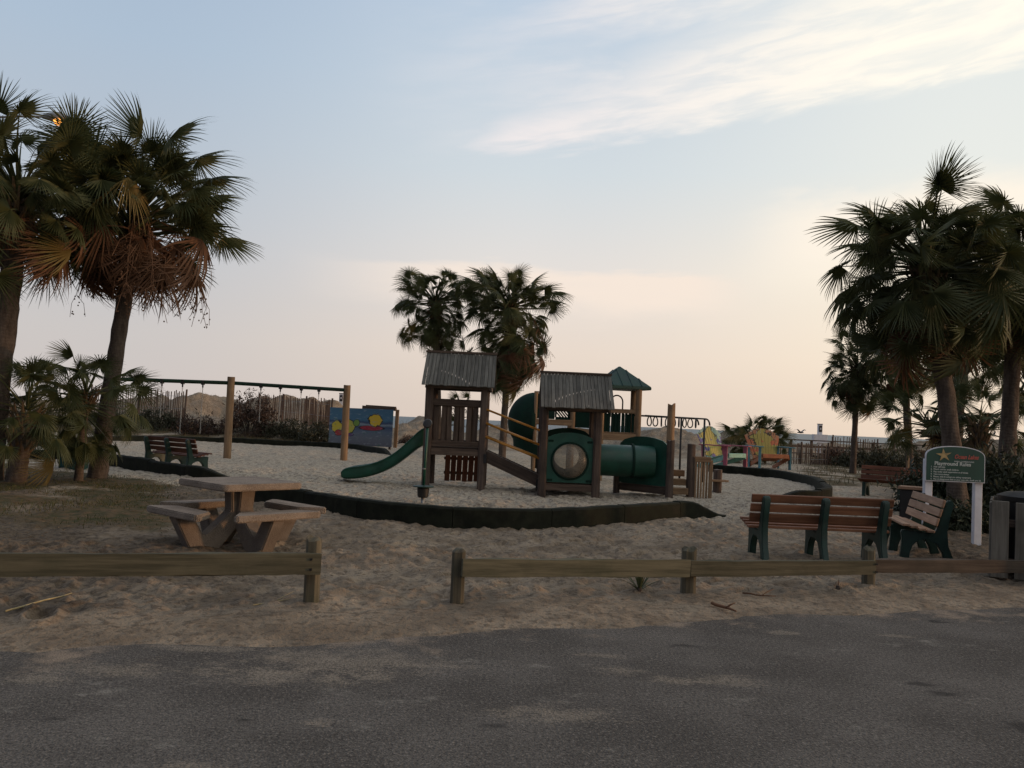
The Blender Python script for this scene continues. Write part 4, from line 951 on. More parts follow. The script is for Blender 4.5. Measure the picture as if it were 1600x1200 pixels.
cc = blot(-.60, 1.02, .30, .34, (.45, .42, .06), cc, .45); cc = blot(-.22, 1.22, .16, .16, (.16, .28, .05), cc); cc = blot(-1.22, .98, .26, .30, (.55, .44, .04), cc, .45); cc = blot(-1.12, .70, .18, .14, (.34, .04, .04), cc); cc = blot(-.58, .64, .24, .08, (.10, .05, .16), cc, .2)
fm_ = b.noise(b.mapv(oc, (1.2, 1, 5)), 2.2, 4, .65); cc = b.mix(b.math('MULTIPLY', b.ss(fm_, .55, .66), .5), cc, c4((.30, .36, .38))); cc = b.mix(b.math('MULTIPLY', b.ss(b.noise(oc, 3.4, 3), .60, .68), .5), cc, c4((.05, .16, .10)))
b.put(p.inputs['Base Color'], cc); p.inputs['Roughness'].default_value = .6
m_ = MB(); m_.box((0, 0, (zb+zt)/2), (Wd, .05, zt-zb)); m_.build('painted_panel', mt, mu, bevel=.008)
for x in (-Wd/2+.2, Wd/2-.12): beam('leg', (x, .06, -.4), (x, .06, zt-.2), .10, .10, M_['oldwood'], mu, up=(1, 0, 0))
kf = thing('timber_frame', 'brown timber post and beam frame behind the mural', 'frame', (D(617, 690, 44).x, 44, 0))
fo = Wm[kf.name].translation
beam('upright', (0.02, 0, -.3), (0.06, 0, D(617, 640, 44).z), .17, .17, M_['tan'], kf, up=(1, 0, 0)); beam('upright', (-1.55, .3, -.3), (-1.5, .3, 2.0), .17, .17, M_['oldwood'], kf, up=(1, 0, 0))
beam('cross_beam', D(567, 636, 44.2)-fo, D(619, 640, 43.9)-fo, .22, .16, M_['oldwood'], kf); beam('cross_beam', D(572, 634, 44.9)-fo, D(619, 637, 44.7)-fo, .10, .10, M_['oldwood'], kf)

# ------------------------------------------------------------------ giant painted chairs
def paint(name, base_c, second, third, cx, cz):
    mt, b, p = newmat(name); oc = coords(b); s3 = b.n('ShaderNodeSeparateXYZ'); b.put(s3.inputs[0], oc)
    n_ = b.noise(oc, 2.4, 4); dx = b.math('SUBTRACT', s3.outputs[0], cx); dz = b.math('SUBTRACT', s3.outputs[2], cz)
    d_ = b.math('SQRT', b.math('ADD', b.math('MULTIPLY', dx, dx), b.math('MULTIPLY', dz, dz))); d_ = b.math('ADD', d_, b.math('MULTIPLY', b.math('SUBTRACT', n_, .5), 1.5))
    cc = b.mix(b.ss(d_, .64, .60), c4(base_c), c4((.02, .02, .02))); cc = b.mix(b.ss(d_, .57, .53), cc, c4(second))
    q2 = b.noise(b.mapv(oc, (1, 1, 1), (4.2, 1, 2.5)), 3.1, 2); cc = b.mix(b.ss(q2, .60, .63), cc, c4(third))
    cc = b.mix(b.math('MULTIPLY', b.ss(b.noise(oc, 14, 6, .7), .55, .7), .4), cc, c4(tuple(q_*.45 for q_ in base_c)))
    b.put(p.inputs['Base Color'], cc); p.inputs['Roughness'].default_value = .6; return mt
def giant_chair(label, loc, rz, backm, seatm, armm, legm):
    t = thing('giant_adirondack_chair', label, 'chair', loc, rz, 'giant painted chairs')
    W = 1.25; n = 9                                      # faces local -Y
    for i in range(n):
        u_ = (i-(n-1)/2)/((n-1)/2); x0, x1 = u_*W*.36, u_*W*.60; zt_ = 1.80-.30*u_*u_; zb_ = .34
        yb, yt = .62, 1.02; wd0, wd1 = W*.086, W*.132
        vs = []
        for y_ in (-.016, .016):
            vs += [V(x0-wd0/2, yb+y_, zb_), V(x0+wd0/2, yb+y_, zb_), V(x1+wd1/2, yt+y_, zt_-.07*u_*.5), V(x1-wd1/2, yt+y_, zt_+.07*u_*.5)]
        m_ = MB(); m_.add(vs, [(0, 1, 2, 3), (7, 6, 5, 4), (0, 4, 5, 1), (1, 5, 6, 2), (2, 6, 7, 3), (3, 7, 4, 0)]); m_.build('back_slat', backm, t)
    for z_, hw_ in ((.62, .52), (1.25, .66)): beam('back_cross_bar', (-hw_, .68+(z_-.34)*.274, z_), (hw_, .68+(z_-.34)*.274, z_), .04, .09, seatm, t)
    for i in range(7):
        s = i/6; beam('seat_slat', (-W*.48, -.42+1.02*s, .66-.26*s), (W*.48, -.42+1.02*s, .66-.26*s), .15, .032, seatm, t, up=(0, .25, .97))
    beam('seat_apron', (-W*.48, -.50, .60), (W*.48, -.50, .60), .032, .17, seatm, t)
    for s in (-1, 1):
        x = s*W*.56
        beam('front_leg', (x, -.40, -.05), (x, -.40, .98), .18, .06, legm, t, up=(1, 0, 0)); beam('arm_rest', (x+s*.03, -.60, 1.0), (x+s*.06, .86, 1.0), .24, .045, armm, t)
        beam('side_rail', (x-s*.07, -.46, .55), (x-s*.07, 1.15, .03), .05, .17, seatm, t); beam('rear_leg', (x, .72, -.05), (x, .78, .98), .12, .05, legm, t, up=(1, 0, 0))
    return t
orange = plain('orange_paint', (.38, .14, .06), .6, .2, 6, .05); mint = plain('mint_paint', (.22, .44, .37), .6, .15, 6, .05)
pink = plain('pink_paint', (.33, .08, .12), .6, .2, 6, .05); teal = plain('teal_paint', (.06, .19, .23), .6, .2, 6, .05)
q = D(1204, 734, 38.5); giant_chair('giant orange and yellow painted chair with teal arms facing the sandpit', (q.x, q.y, 0), R(8), paint('orange_back_paint', (.36, .18, .09), (.34, .31, .08), (.44, .13, .06), .10, 1.05), orange, teal, teal)
q = D(1136, 735, 36.8); giant_chair('giant yellow and mint painted chair with pink arms facing right', (q.x, q.y, 0), R(40), paint('mint_back_paint', (.26, .40, .33), (.37, .33, .08), (.10, .09, .26), -.05, 1.0), mint, pink, pink)

# ------------------------------------------------------------------ dune fences and boardwalk
def snow_fence(label, pts, hgt, gap, seed):
    rr = random.Random(seed); P = [Vector(p_) for p_ in pts]; t = thing('dune_fence', label, 'fence', P[0], 0, 'brown slatted dune fences'); o2 = P[0]
    for i in range(len(P)-1):
        n = int((P[i+1]-P[i]).length/gap)
        for k in range(n):
            q_ = P[i].lerp(P[i+1], k/n)-o2; l_ = rr.gauss(0, .05); h_ = hgt*rr.uniform(.9, 1.06)
            beam('slat', q_+V(0, rr.gauss(0, .02), -.25), q_+V(l_*.8, rr.gauss(0, .05), h_), .014, .052, M_['snow'], t, up=(1, 0, 0), ch=0)
        post('fence_post', P[i]-o2-V(0, 0, .4), P[i]-o2+V(.05, 0, hgt+.1), .05, M_['oldpost'], t, 8, 1, seed+i)
        for z_ in (.3, .8):
            m_ = MB(); m_.tube([P[i]-o2+V(0, -.03, hgt*z_), P[i].lerp(P[i+1], .5)-o2+V(0, -.03, hgt*z_-.03), P[i+1]-o2+V(0, -.03, hgt*z_)], .008, 4); m_.build('wire', M_['steel'], t)
    post('fence_post', P[-1]-o2-V(0, 0, .4), P[-1]-o2+V(.05, 0, hgt+.1), .05, M_['oldpost'], t, 8, 1, seed+9)
def fp(px, py, y): q_ = D(px, py, y); return V(q_.x, q_.y, q_.z)
snow_fence('slatted dune fence behind the dark bench at the far left', [fp(140, 642, 48), fp(215, 646, 48), fp(288, 651, 47)], 1.38, .135, 1)
snow_fence('slatted dune fence running down the dune to the mural', [fp(402, 650, 51), fp(440, 652, 50), fp(476, 656, 49), fp(516, 662, 46)], 1.25, .13, 2)
snow_fence('short fallen run of dune fence below the far left dune', [fp(266, 665, 47), fp(284, 661, 47.5)], .75, .10, 5)
snow_fence('slatted dune fence right of the giant orange chair', [V(D(1212, 728, 45).x, 45, 0), V(D(1250, 728, 45.5).x, 45.5, 0), V(D(1292, 728, 46).x, 46, 0)], 1.12, .125, 3)
snow_fence('distant slatted dune fence left of the slender straight palm', [V(D(1300, 700, 56).x, 56, .35), V(D(1335, 700, 56).x, 56, .35), V(D(1370, 700, 57).x, 57, .2)], 1.2, .17, 4)
bw = thing('boardwalk', 'weathered boardwalk with a low railing behind the right dune fence', 'boardwalk', (D(1330, 700, 54).x, 54, 0)); o2 = Wm[bw.name].translation
xs = [D(px, 690, 54).x for px in (1236, 1268, 1300, 1332, 1364, 1396, 1428, 1460)]
for i, x in enumerate(xs): beam('rail_post', V(x, 54, -.2)-o2, V(x, 54, 1.22)-o2, .14, .14, M_['oldwood'], bw, up=(1, 0, 0))
beam('hand_rail', V(xs[0]-.3, 54, 1.24)-o2, V(xs[-1]+.3, 54, 1.24)-o2, .2, .07, M_['oldwood'], bw); beam('middle_rail', V(xs[0]-.3, 53.9, .86)-o2, V(xs[-1]+.3, 53.9, .86)-o2, .04, .14, M_['oldwood'], bw)
for i in range(40):
    x = xs[0]-.3+(xs[-1]-xs[0]+.6)*(i+.5)/40; beam('deck_board', V(x, 53.9, .42)-o2, V(x, 55.6, .42)-o2, .20, .05, M_['oldwood'], bw)
def beach_stand(label, px, ytop, y, blk, seed):
    t = thing('beach_marker', label, 'marker', (D(px, 690, y).x, y, H(D(px, 690, y).x, y)-.1), 0, 'white beach access markers'); zt_ = D(px, ytop, y).z - Wm[t.name].translation.z
    beam('column', (0, 0, -.3), (0, 0, zt_), .27, .27, M_['white'], t, up=(1, 0, 0)); beam('dark_plaque', (0, -.145, zt_-.52), (0, -.145, zt_-.10), .21, .02, M_['black'], t, up=(0, -1, 0))
    beam('plaque_mark', (0, -.16, zt_-.38), (0, -.16, zt_-.24), .09, .012, M_['white'], t, up=(0, -1, 0)); beam('cap', (0, 0, zt_), (0, 0, zt_+.04), .32, .32, M_['black'], t, up=(1, 0, 0))
    if blk: beam('box', (0, .02, zt_-1.28), (0, .02, zt_-.70), .92, .5, M_['white'], t, up=(0, -1, 0))
beach_stand('white beach marker with a wide box, behind the boardwalk', 1280.5, 663, 60, True, 1)
beach_stand('slim white beach marker beside the swing post', 530, 615, 60, False, 2)
q = G(1418, 750); tag(post('marker_stake', (q.x, q.y, -.2), (q.x, q.y, .95), .05, M_['tanpost'], None, 10, 1, 5), 'pale wooden stake behind the dark bench on the grass', 'stake')

# ------------------------------------------------------------------ rules sign
gl, gr_ = G(1452, 846), G(1532, 849); sy = 13.75; xl, xr = D(1445, 750, sy).x, D(1538, 754, sy).x
sg = thing('rules_sign', 'green arched playground rules sign on two white posts', 'sign', ((xl+xr)/2, sy, 0)); sW = xr-xl; z0s, z1s, za_ = D(1490, 753, sy).z, D(1445, 712, sy).z, D(1490, 697, sy).z
def arch_poly(hw_, z0, z1, za_, n=20):
    return [(-hw_, z0), (hw_, z0), (hw_, z1)]+[(hw_*math.cos(math.pi*i/n)*1.0, z1+(za_-z1)*math.sin(math.pi*i/n)**.8) for i in range(1, n)]+[(-hw_, z1)]
def plate(poly, y0, y1):
    m_ = MB(); n = len(poly); m_.add([V(x, y, z) for y in (y0, y1) for x, z in poly], [tuple(range(n)), tuple(reversed(range(n, 2*n)))]+[(i, n+i, n+(i+1) % n, (i+1) % n) for i in range(n)]); return m_
mt_sign = plain('sign_green', (0.004, 0.048, 0.034), .45, .15, 3, .02); mt_cream = plain('sign_lettering', (.50, .55, .52), .5, .05, 5, 0); mt_red = plain('sign_red', (.36, .075, .055), .5, .1, 5, 0); mt_gold = plain('sign_gold', (.33, .24, .10), .5, .35, 14, 0)
ed_ = plate(arch_poly(sW/2, z0s, z1s, za_), -.012, .022).build('white_edge', M_['white'], sg)
bd = plate(arch_poly(sW/2-.013, z0s+.013, z1s-.004, za_-.013), -.018, .0).build('sign_board', mt_sign, sg)
for x in (-sW/2+.075, sW/2-.075): beam('sign_post', (x, .065, -.4), (x, .065, z1s-.05), .125, .085, M_['white'], sg, up=(0, -1, 0), ch=.008)
def text(s, x, z, size, mat, parent, align='LEFT', shear=0.0, bold=0.0, sx_=1.0, name='lettering'):
    cu = bpy.data.curves.new('txt', 'FONT'); cu.body = s; cu.size = size; cu.align_x = align; cu.shear = shear; cu.offset = bold; cu.extrude = .0015; cu.resolution_u = 3
    tmp = bpy.data.objects.new('txt', cu); C.objects.link(tmp); dg = bpy.context.evaluated_depsgraph_get(); me = bpy.data.meshes.new_from_object(tmp.evaluated_get(dg)); bpy.data.objects.remove(tmp)
    me.materials.clear(); me.materials.append(mat)
    M = Wm[sg.name] @ Matrix.Translation(V(x, -.0205, z)) @ Matrix.Rotation(R(90), 4, 'X') @ Matrix.Diagonal((sx_, 1, 1, 1))
    return obj(name, me, parent, M)
sh = za_-z0s; X_ = lambda f_: -sW/2+sW*f_; Z_ = lambda f_: za_-sh*f_
text('Playground Rules', X_(.145), Z_(.545), .082, mt_cream, bd, bold=.0016, sx_=1.02)
text('Ocean Lakes', X_(.475), Z_(.345), .092, mt_red, bd, shear=.35, bold=.003, sx_=.80)
text('FAMILY CAMPGROUND', X_(.475), Z_(.445), .030, mt_cream, bd, bold=.0004, sx_=1.0)
for i, s in enumerate(('1.  Add safe play.', '2.  Watch out for small children.', '3.  Play under adult supervision at all times.', '4.  Take turns always.', '5.  Please, slide & swings are sitting equipment.', '6.  Play at playground with at your own risk, thank you all.')):
    tag(text(s, X_(.085), Z_(.615+.068*i), .034, mt_cream, bd, bold=.0005, sx_=1.0), kind='stuff')
star = []
for i in range(10):
    a = R(90+36*i+6); r_ = (.125 if i % 2 == 0 else .042); star.append((X_(.30)+math.cos(a)*r_*1.05, Z_(.265)+math.sin(a)*r_*.86))
plate(star, -.022, -.016).build('star_emblem', mt_gold, bd, M=Wm[sg.name])

# ------------------------------------------------------------------ bin enclosure, storage box, green box, grey fence
q = G(1543, 905); en = thing('bin_enclosure', 'grey board bin enclosure with a black lid at the right edge', 'bin enclosure', (q.x+.62*math.cos(R(30))+.62*math.sin(R(30)), q.y-.62*math.sin(R(30))+.62*math.cos(R(30)), 0), R(-30)); hE = D(1543, 783, q.y).z
for side in range(4):
    a = R(90*side); Mx = Matrix.Rotation(a, 3, 'Z')
    for k in range(5):
        x = -.50+k*.25; beam('board', Mx @ V(x, -.60, .03), Mx @ V(x, -.60, hE+random.gauss(0, .008)), .03, .185, M_['boards'], en, up=tuple(Mx @ V(1, 0, 0)), jit=.004)
    for z_ in (.22, hE-.25): beam('inner_rail', Mx @ V(-.55, -.56, z_), Mx @ V(.55, -.56, z_), .04, .09, M_['oldwood'], en)
lathe([(.42, .0), (.50, .05), (.50, .80), (.54, .80), (.55, .86), (.45, .90), (.1, .93)], 28).build('bin', M_['black'], en, M=Wm[en.name] @ Matrix.Translation(V(0, 0, hE-.80)), auto=40)
q = D(1432, 757, 15.3); bx_ = thing('storage_box', 'low dark box with a pale lid behind the end-on bench', 'box', (q.x+.05, 15.5, 0), R(-32))
m_ = MB(); m_.box((0, 0, .34), (.42, .34, .78)); m_.build('body', M_['black'], bx_, bevel=.02); beam('lid', (-.24, 0, .765), (.24, 0, .765), .40, .05, M_['slatpale'], bx_)
q = G(108, 734); gb = thing('green_box', 'small dark teal plastic box on the grass beside the leaning palm', 'box', (q.x, q.y+.2, 0), R(-6))
mt_tub = plain('teal_plastic', (.004, .06, .055), .5, .25, 6, .05)
m_ = MB(); m_.add([V(x*s_, y*s_, z) for z, s_ in ((-.05, .93), (.33, 1)) for x, y in ((-.29, -.2), (.29, -.2), (.29, .2), (-.29, .2))], [(3, 2, 1, 0), (4, 5, 6, 7), (0, 1, 5, 4), (1, 2, 6, 5), (2, 3, 7, 6), (3, 0, 4, 7)]); m_.build('body', mt_tub, gb, bevel=.02); m_ = MB(); m_.box((0, 0, .35), (.62, .44, .04)); m_.build('lid', mt_tub, gb, bevel=.012)
for k in range(6): beam('rib', (-.24+k*.096, -.20, .02), (-.24+k*.096, -.207, .31), .02, .02, mt_tub, gb, up=(1, 0, 0), ch=.003)
gf = thing('board_fence', 'grey horizontal board fence far behind the right edge', 'fence', (D(1590, 730, 30).x, 30, 0)); o2 = Wm[gf.name].translation
for k in range(6): beam('board', (-.9, 0, .12+k*.21), (4, .0, .12+k*.21), .03, .195, M_['boards'], gf)
for x in (-.8, 1.2, 3.2): beam('fence_post', (x, .08, -.3), (x, .08, 1.4), .1, .1, M_['oldwood'], gf, up=(1, 0, 0))
q = D(1590, 702, 31); tb_ = thing('lidded_bin', 'dark lidded bin top showing over the far grey fence', 'bin', (q.x, 31, 0))
lathe([(.20, 0), (.24, 1.30), (.20, 1.32)], 20).build('body', M_['black'], tb_, auto=40); lathe([(.28, 1.32), (.29, 1.40), (.2, 1.52), (.03, 1.56)], 20).build('lid', M_['black'], tb_, auto=40)

# ------------------------------------------------------------------ street lamp, gull
q = D(98, 191, 25); lp = thing('street_lamp', 'lit orange street lamp glowing through the left palm crown', 'street lamp', (q.x-3.2, 25, 0)); zl = q.z
post('pole', (0, 0, -.3), (0, 0, zl+.1), .11, M_['steel'], lp, 12, .6, 3, .002)
m_ = MB(); m_.tube([V(0, 0, zl-.25), V(.8, 0, zl+.02), V(1.9, 0, zl+.12), V(2.75, 0, zl+.14)], .035, 8); m_.build('arm', M_['steel'], lp, smooth=True)
m_ = MB(); m_.tube([V(2.6, 0, zl+.14), V(2.8, 0, zl+.15), V(3.1, 0, zl+.14), V(3.42, 0, zl+.10)], [.06, .12, .15, .07], 12); hd = m_.build('lamp_head', M_['steel'], lp, auto=40)
mt, b, p = newmat('sodium_lens'); p.inputs['Emission Color'].default_value = (1, .36, .06, 1); p.inputs['Emission Strength'].default_value = 2.2; p.inputs['Base Color'].default_value = (.8, .5, .2, 1)
m_ = MB(); m_.tube([V(3.14, 0, zl+.04), V(3.14, 0, zl-.02), V(3.14, 0, zl-.08), V(3.14, 0, zl-.11)], [.19, .19, .14, .04], 14); m_.build('lamp_lens', mt, hd, M=Wm[lp.name], smooth=True)
q = D(1251, 676, 44); gu = thing('gull', 'small gull flying right of the low spiky palm', 'bird', q, R(30)); gm = plain('gull_feathers', (.16, .15, .15), .7, .2, 9, 0)
m_ = MB(); m_.tube([(0, -.20, 0), (0, -.12, .01), (0, 0, .015), (0, .14, .01), (0, .24, 0)], [.012, .035, .05, .03, .008], 8); m_.build('body', gm, gu, smooth=True)
for s in (-1, 1):
    m_ = MB(); m_.add([V(s*.03, -.06, .02), V(s*.03, .07, .02), V(s*.25, .04, .16), V(s*.25, -.07, .16), V(s*.52, .10, .10), V(s*.03, 0, .035), V(s*.25, -.02, .172)], [(0, 1, 2, 3), (3, 2, 4), (1, 0, 5), (0, 3, 6, 5), (5, 6, 2, 1), (6, 3, 4), (2, 6, 4)]); m_.build('wing', gm, gu)

# ------------------------------------------------------------------ shrubs
M_['scrub'] = leafmat('scrub_leaf', (0.030, 0.034, 0.020), (0.072, 0.066, 0.036), .12, .7)
M_['scrubred'] = leafmat('reddish_scrub_leaf', (0.050, 0.034, 0.024), (0.105, 0.062, 0.044), .12, .7)
M_['hedge'] = leafmat('hedge_leaf', (0.018, 0.026, 0.015), (0.045, 0.052, 0.026), .1, .6)
M_['twig'] = plain('twig', (.06, .045, .035), .9, .3, 9, 0)
def shrub(label, loc, rx_, ry_, hgt, n, mat, leaf=.09, seed=0, group='low scrub on the dunes', name='shrub', upright=.4):
    rr = np.random.default_rng(seed); t = thing(name, label, 'shrub', loc, 0, group)
    nc = max(10, int(n/70)); ce = rr.normal(0, 1, (nc, 3)); ce /= np.linalg.norm(ce, axis=1)[:, None]; ce *= rr.uniform(.35, 1, (nc, 1))**.5; ce[:, 2] = np.abs(ce[:, 2])
    ce *= [rx_, ry_, hgt*.92]; cr = rr.uniform(.10, .26, nc)*min(1.3, (rx_+hgt)/2)
    k = rr.integers(0, nc, n); P = ce[k]+rr.normal(0, 1, (n, 3))*cr[k][:, None]*.75; P[:, 2] = np.abs(P[:, 2])
    d1 = rr.normal(0, 1, (n, 3)); d1[:, 2] += upright*2; d1 /= np.linalg.norm(d1, axis=1)[:, None]; d2 = np.cross(d1, rr.normal(0, 1, (n, 3))); d2 /= np.linalg.norm(d2, axis=1)[:, None]
    L = leaf*rr.uniform(.6, 1.5, (n, 1)); A = P-d2*L*.22; B = P+d2*L*.22; T = P+d1*L; S = P-d1*L*.5
    vs = np.stack([S, A, T, B], 1).reshape(-1, 3); me = mesh('foliage', vs.tolist(), [(4*i, 4*i+1, 4*i+2, 4*i+3) for i in range(n)], mat)
    obj('foliage', me, t, Wm[t.name]); m_ = MB()
    for c_ in ce[:min(nc, 26)]:
        c_ = Vector(c_); m_.tube([V(c_.x*.08, c_.y*.08, -.15), V(c_.x*.45, c_.y*.45, c_.z*.55), c_*1.02], [.03, .018, .006], 4, False)
    m_.build('stems', M_['twig'], t)
sl_ = [('big reddish bare-topped bush behind the left swing post', 388, 690, 46, 1.55, 1.0, 2.75, 5200, 'scrubred'), ('low scrub between the swings and the slatted dune fence', 447, 690, 46, 1.5, .9, 1.45, 3600, 'scrub'),
       ('low scrub just left of the mural', 492, 692, 45, 1.0, .8, 1.15, 2400, 'scrub'), ('brownish scrub behind the back slats of the bench by the swings', 306, 688, 46, 1.5, .9, 1.25, 3200, 'scrubred'),
       ('dark scrub left of the bench by the swings', 240, 686, 46.5, 1.7, .9, 1.55, 3600, 'scrub'), ('dark scrub seen between the leaning trunk and the bench', 180, 684, 47, 1.8, 1, 1.4, 3000, 'scrub'), ('scrub half hidden behind the short palms', 60, 684, 46, 2.2, 1, 1.5, 2600, 'scrub'),
       ('tawny tuft of scrub on the sand right of the mural', 648, 690, 50, 1.1, .8, .55, 1500, 'scrubred'), ('scrub right of the far right dune fence', 1302, 728, 47, 1.1, .8, 1.0, 2400, 'scrubred'), ('scrub at the foot of the slender straight palm', 1342, 730, 45, 1.4, .8, 1.05, 2800, 'scrub'),
       ('scrub behind the dark bench on the grass', 1392, 732, 43, 1.4, .9, 1.1, 2800, 'scrub'), ('scrub behind the pale wooden stake', 1432, 738, 38, 1.4, .9, 1.1, 2600, 'scrub')]
for i, (lab, px, py, y, a, c_, hh, n, mm) in enumerate(sl_):
    q = D(px, py, y); shrub(lab, (q.x, y, min(H(q.x, y), max(q.z, 0))-.05), a, c_, hh, n, M_[mm], .11, 60+i)
for i, (lab, px, y, a, c_, hh, n) in enumerate((('dark hedge bush directly behind the sign board', 1478, 19.5, 1.2, .9, 1.15, 4200), ('dark hedge bush between the sign and the bin enclosure', 1545, 19.0, 1.1, .9, 1.35, 4200), ('dark hedge bush above the bin enclosure lid', 1600, 17.5, 1.2, .9, 1.45, 4200), ('dark leafy bush below the sign board', 1490, 15.8, .62, .5, .62, 2200))):
    shrub(lab, (D(px, 700, y).x, y, -.05), a, c_, hh, n, M_['hedge'], .10, 90+i, 'dark bushes behind the rules sign', 'hedge_bush')

# ------------------------------------------------------------------ grass, litter, debris
def blades(name, pts, hmin, hmax, wd, mat, label, seed, lean=.5):
    rr = np.random.default_rng(seed); n = len(pts); a = rr.uniform(0, 6.28, n); hgt = rr.uniform(hmin, hmax, n); dx = np.stack([np.cos(a), np.sin(a), 0*a], 1)
    ln_ = rr.normal(0, lean, (n, 2))*hgt[:, None]; base_ = np.array(pts); A = base_-dx*wd/2; B = base_+dx*wd/2; Tm = base_+np.concatenate([ln_*.35, (hgt*.6)[:, None]], 1); T = base_+np.concatenate([ln_, hgt[:, None]], 1)
    vs = np.stack([A, B, Tm+dx*wd*.35, Tm-dx*wd*.35, T], 1).reshape(-1, 3); fs = []
    for i in range(n): fs += [(5*i, 5*i+1, 5*i+2, 5*i+3), (5*i+3, 5*i+2, 5*i+4)]
    return tag(obj(name, mesh(name, vs.tolist(), fs, mat)), label, None, None, 'stuff')
def gmat(name, c1, c2, sc=.8):
    mt, b, p = newmat(name); oc = coords(b); n_ = b.noise(oc, sc, 5, .6); n2_ = b.noise(oc, 30, 2)
    b.put(p.inputs['Base Color'], b.mix(b.ss(b.math('ADD', n_, b.math('MULTIPLY', b.math('SUBTRACT', n2_, .5), .8)), .35, .65), c4(c1), c4(c2))); p.inputs['Roughness'].default_value = .8; p.inputs['Specular IOR Level'].default_value = .15; return mt
rr = np.random.default_rng(5)
def scatter(n, x0, x1, y0, y1, fn):
    x = rr.uniform(x0, x1, n); y = rr.uniform(y0, y1, n); k = fn(x, y) > rr.uniform(0, 1, n); x, y = x[k], y[k]; return np.stack([x, y, Hbase(x, y)+.012], 1).tolist()
lawn = lambda x, y: sst(-(x/y), .35, .43)*(1-sst(y+.55*(x+9), 19.0, 20.2))*sst(y, 10.8, 13)*np.clip(.35+1.6*pn(x/1.5+3, y/1.5), 0, 1)
blades('grass', scatter(60000, -16, -3.5, 10.5, 24, lawn), .02, .075, .010, gmat('lawn_grass', (.035, .052, .016), (.105, .088, .036)), 'short patchy grass under the left palms', 6)
strip = lambda x, y: np.maximum((1-sst(x, -9, -6))*sst(y, 42.3, 43.5), sst(x/y, .31, .36)*sst(y, 26, 31))*np.clip(.4+1.5*pn(x/2.5, y/2.5), 0, 1)
blades('dune_grass', scatter(26000, -32, 27, 26, 54, strip), .06, .30, .020, gmat('dune_grass', (.060, .058, .028), (.15, .115, .062), .4), 'rough dry grass along the foot of the dunes', 7)
tops_ = lambda x, y: np.clip(.15+1.4*pn(x/2.1+8, y/2.1), 0, 1)*sst(Hbase(x, y), .35, 1.1)
blades('sea_oats', scatter(9000, -34, 24, 50, 64, tops_)[:1500], .15, .50, .014, gmat('sea_oat_blades', (.11, .085, .045), (.20, .15, .085), .4), 'thin grass tufts on the dunes', 8)
def litter(name, pts, l0, l1, wd, mat, label, seed):
    q_ = np.random.default_rng(seed); n = len(pts); P = np.array(pts)+[0, 0, .012]; a = q_.uniform(0, 6.28, n); L = q_.uniform(l0, l1, n); d_ = np.stack([np.cos(a)*L, np.sin(a)*L, q_.normal(0, .15, n)*L], 1); e_ = np.stack([-np.sin(a), np.cos(a), q_.normal(0, .3, n)], 1)*wd*q_.uniform(.5, 1.4, (n, 1))
    vs = np.stack([P-d_/2, P+e_/2+[0, 0, wd*.3], P+d_/2, P-e_/2+[0, 0, wd*.3]], 1).reshape(-1, 3)
    return tag(obj(name, mesh(name, vs.tolist(), [(4*i, 4*i+1, 4*i+2, 4*i+3) for i in range(n)], mat)), label, None, None, 'stuff')
straw = lambda x, y: np.clip(sst(-(x/y), .26, .40)*(1-sst(y+.55*(x+9), 18.8, 20))*sst(y, 7.6, 8.8)*np.clip(.25+1.7*pn(x/1.1-4, y/1.1), 0, 1), 0, 1)
litter('straw_litter', scatter(16000, -13, -1.6, 7.6, 20, straw), .03, .13, .010, gmat('dry_straw', (.10, .062, .032), (.26, .165, .085), 6), 'brown straw and leaf litter under the left palms', 9)
edge_ = lambda x, y: sst(y-road_edge(x), .2, .7)*(1-sst(y, 14, 17))*np.clip(.03+.5*pn(x/.9+2, y/.9), 0, 1)
litter('beach_debris', scatter(26000, -9, 10, 6.5, 17, edge_), .015, .07, .011, gmat('dark_debris', (.045, .032, .022), (.13, .09, .055), 9), 'dark bits of leaf and bark strewn over the sand', 10)
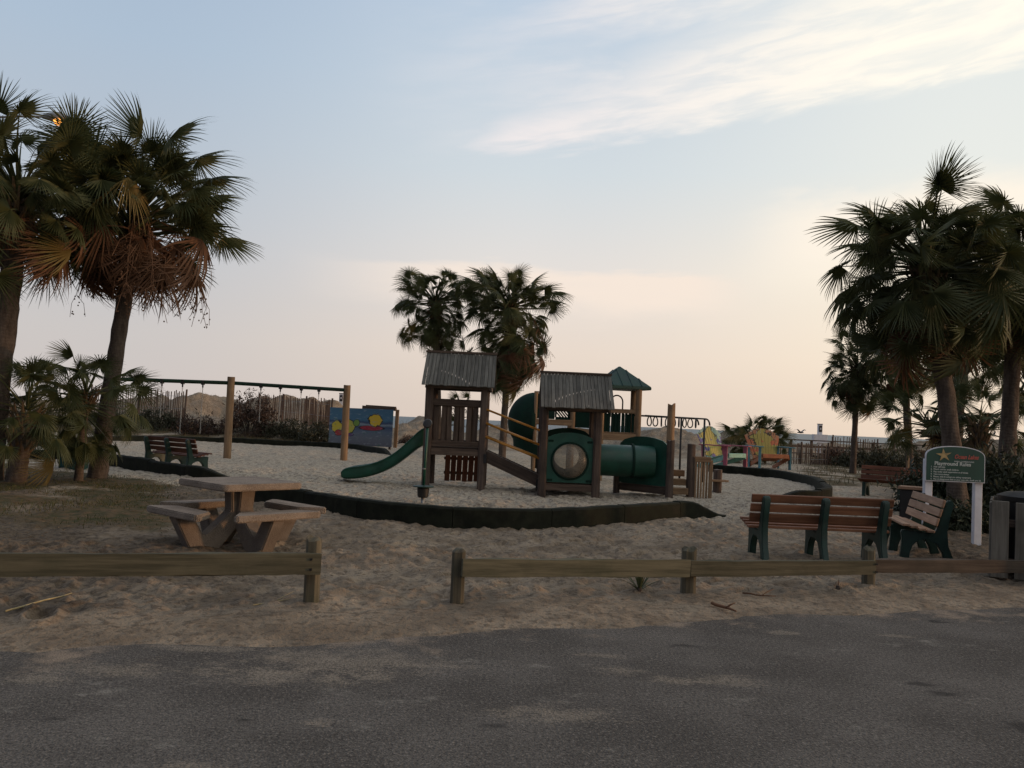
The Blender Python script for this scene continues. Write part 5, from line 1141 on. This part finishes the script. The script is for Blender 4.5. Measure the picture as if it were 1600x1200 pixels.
def spiky(label, loc, n, L, wd, mat, seed, name='yucca_plant'):
    q_ = random.Random(seed); t = thing(name, label, 'plant', loc); cb = MB(); cb.tube([(0, 0, -.05), (0, 0, .04)], [.03, .02], 6); cb.build('stem', M_['twig'], t)
    for i in range(n):
        a = i*2.4; el = R(q_.uniform(18, 82)); l_ = L*q_.uniform(.7, 1.1); d_ = V(math.cos(a)*math.cos(el), math.sin(a)*math.cos(el), math.sin(el)); s_ = V(-math.sin(a), math.cos(a), 0)*wd
        m_ = MB(); e = d_*l_-V(0, 0, .12*l_*math.cos(el)); md = d_*l_*.5
        m_.add([-s_*.6, s_*.6, md+s_, md-s_, e, md-V(0, 0, wd*.7), V(0, 0, -wd*.5)], [(0, 6, 5, 3), (6, 1, 2, 5), (3, 5, 4), (5, 2, 4)]); m_.build('leaf', mat, t)
yl = leafmat('yucca_leaf', (.05, .065, .028), (.105, .115, .05), .1, .5)
spiky('small spiky yucca under the mossy rail fence', ground(G(999, 926), .02), 22, .31, .0085, yl, 3)
spiky('tiny dry sprig under the right end of the mossy rail fence', ground(G(1309, 924), .02), 6, .13, .005, M_['dead'], 4, 'dry_sprig')
def stick(label, a_, c_, r_, mat, seed, cat='stick', name='fallen_stick', fork=True):
    q_ = random.Random(seed); a_, c_ = ground(a_, .035), ground(c_, .035); t = thing(name, label, cat, a_); d_ = c_-a_; m_ = MB()
    m_.tube([V(0, 0, 0)]+[d_*s+V(q_.gauss(0, .008), q_.gauss(0, .012), q_.gauss(0, .006)) for s in (.2, .4, .6, .8)]+[d_], [r_, r_, r_*.9, r_*.85, r_*.7, r_*.4], 6); m_.build('stem', mat, t, smooth=True)
    if fork: m_ = MB(); m_.tube([d_*.6, d_*.75+V(.02, .05, .03), d_*.95+V(.03, .10, .05)], [r_*.6, r_*.5, r_*.2], 5); m_.build('side_twig', mat, t, smooth=True)
mt_reed = plain('dry_reed', (.36, .29, .14), .8, .2, 12, 0)
stick('pale yellow dry reed lying on the sand under the left rail', G(8, 962), G(112, 933), .008, mt_reed, 1, fork=False)
stick('brown dead twig on the sand near the middle fence post', G(1160, 932), G(1212, 937), .008, M_['dead'], 2)
stick('dark curled leaf stalk at the edge of the road', G(1112, 948), G(1150, 961), .016, M_['dead'], 3, name='fallen_leaf_stalk')
stick('thin fallen twig beside the grey rail fence end post', G(395, 952), G(452, 942), .005, mt_reed, 4)
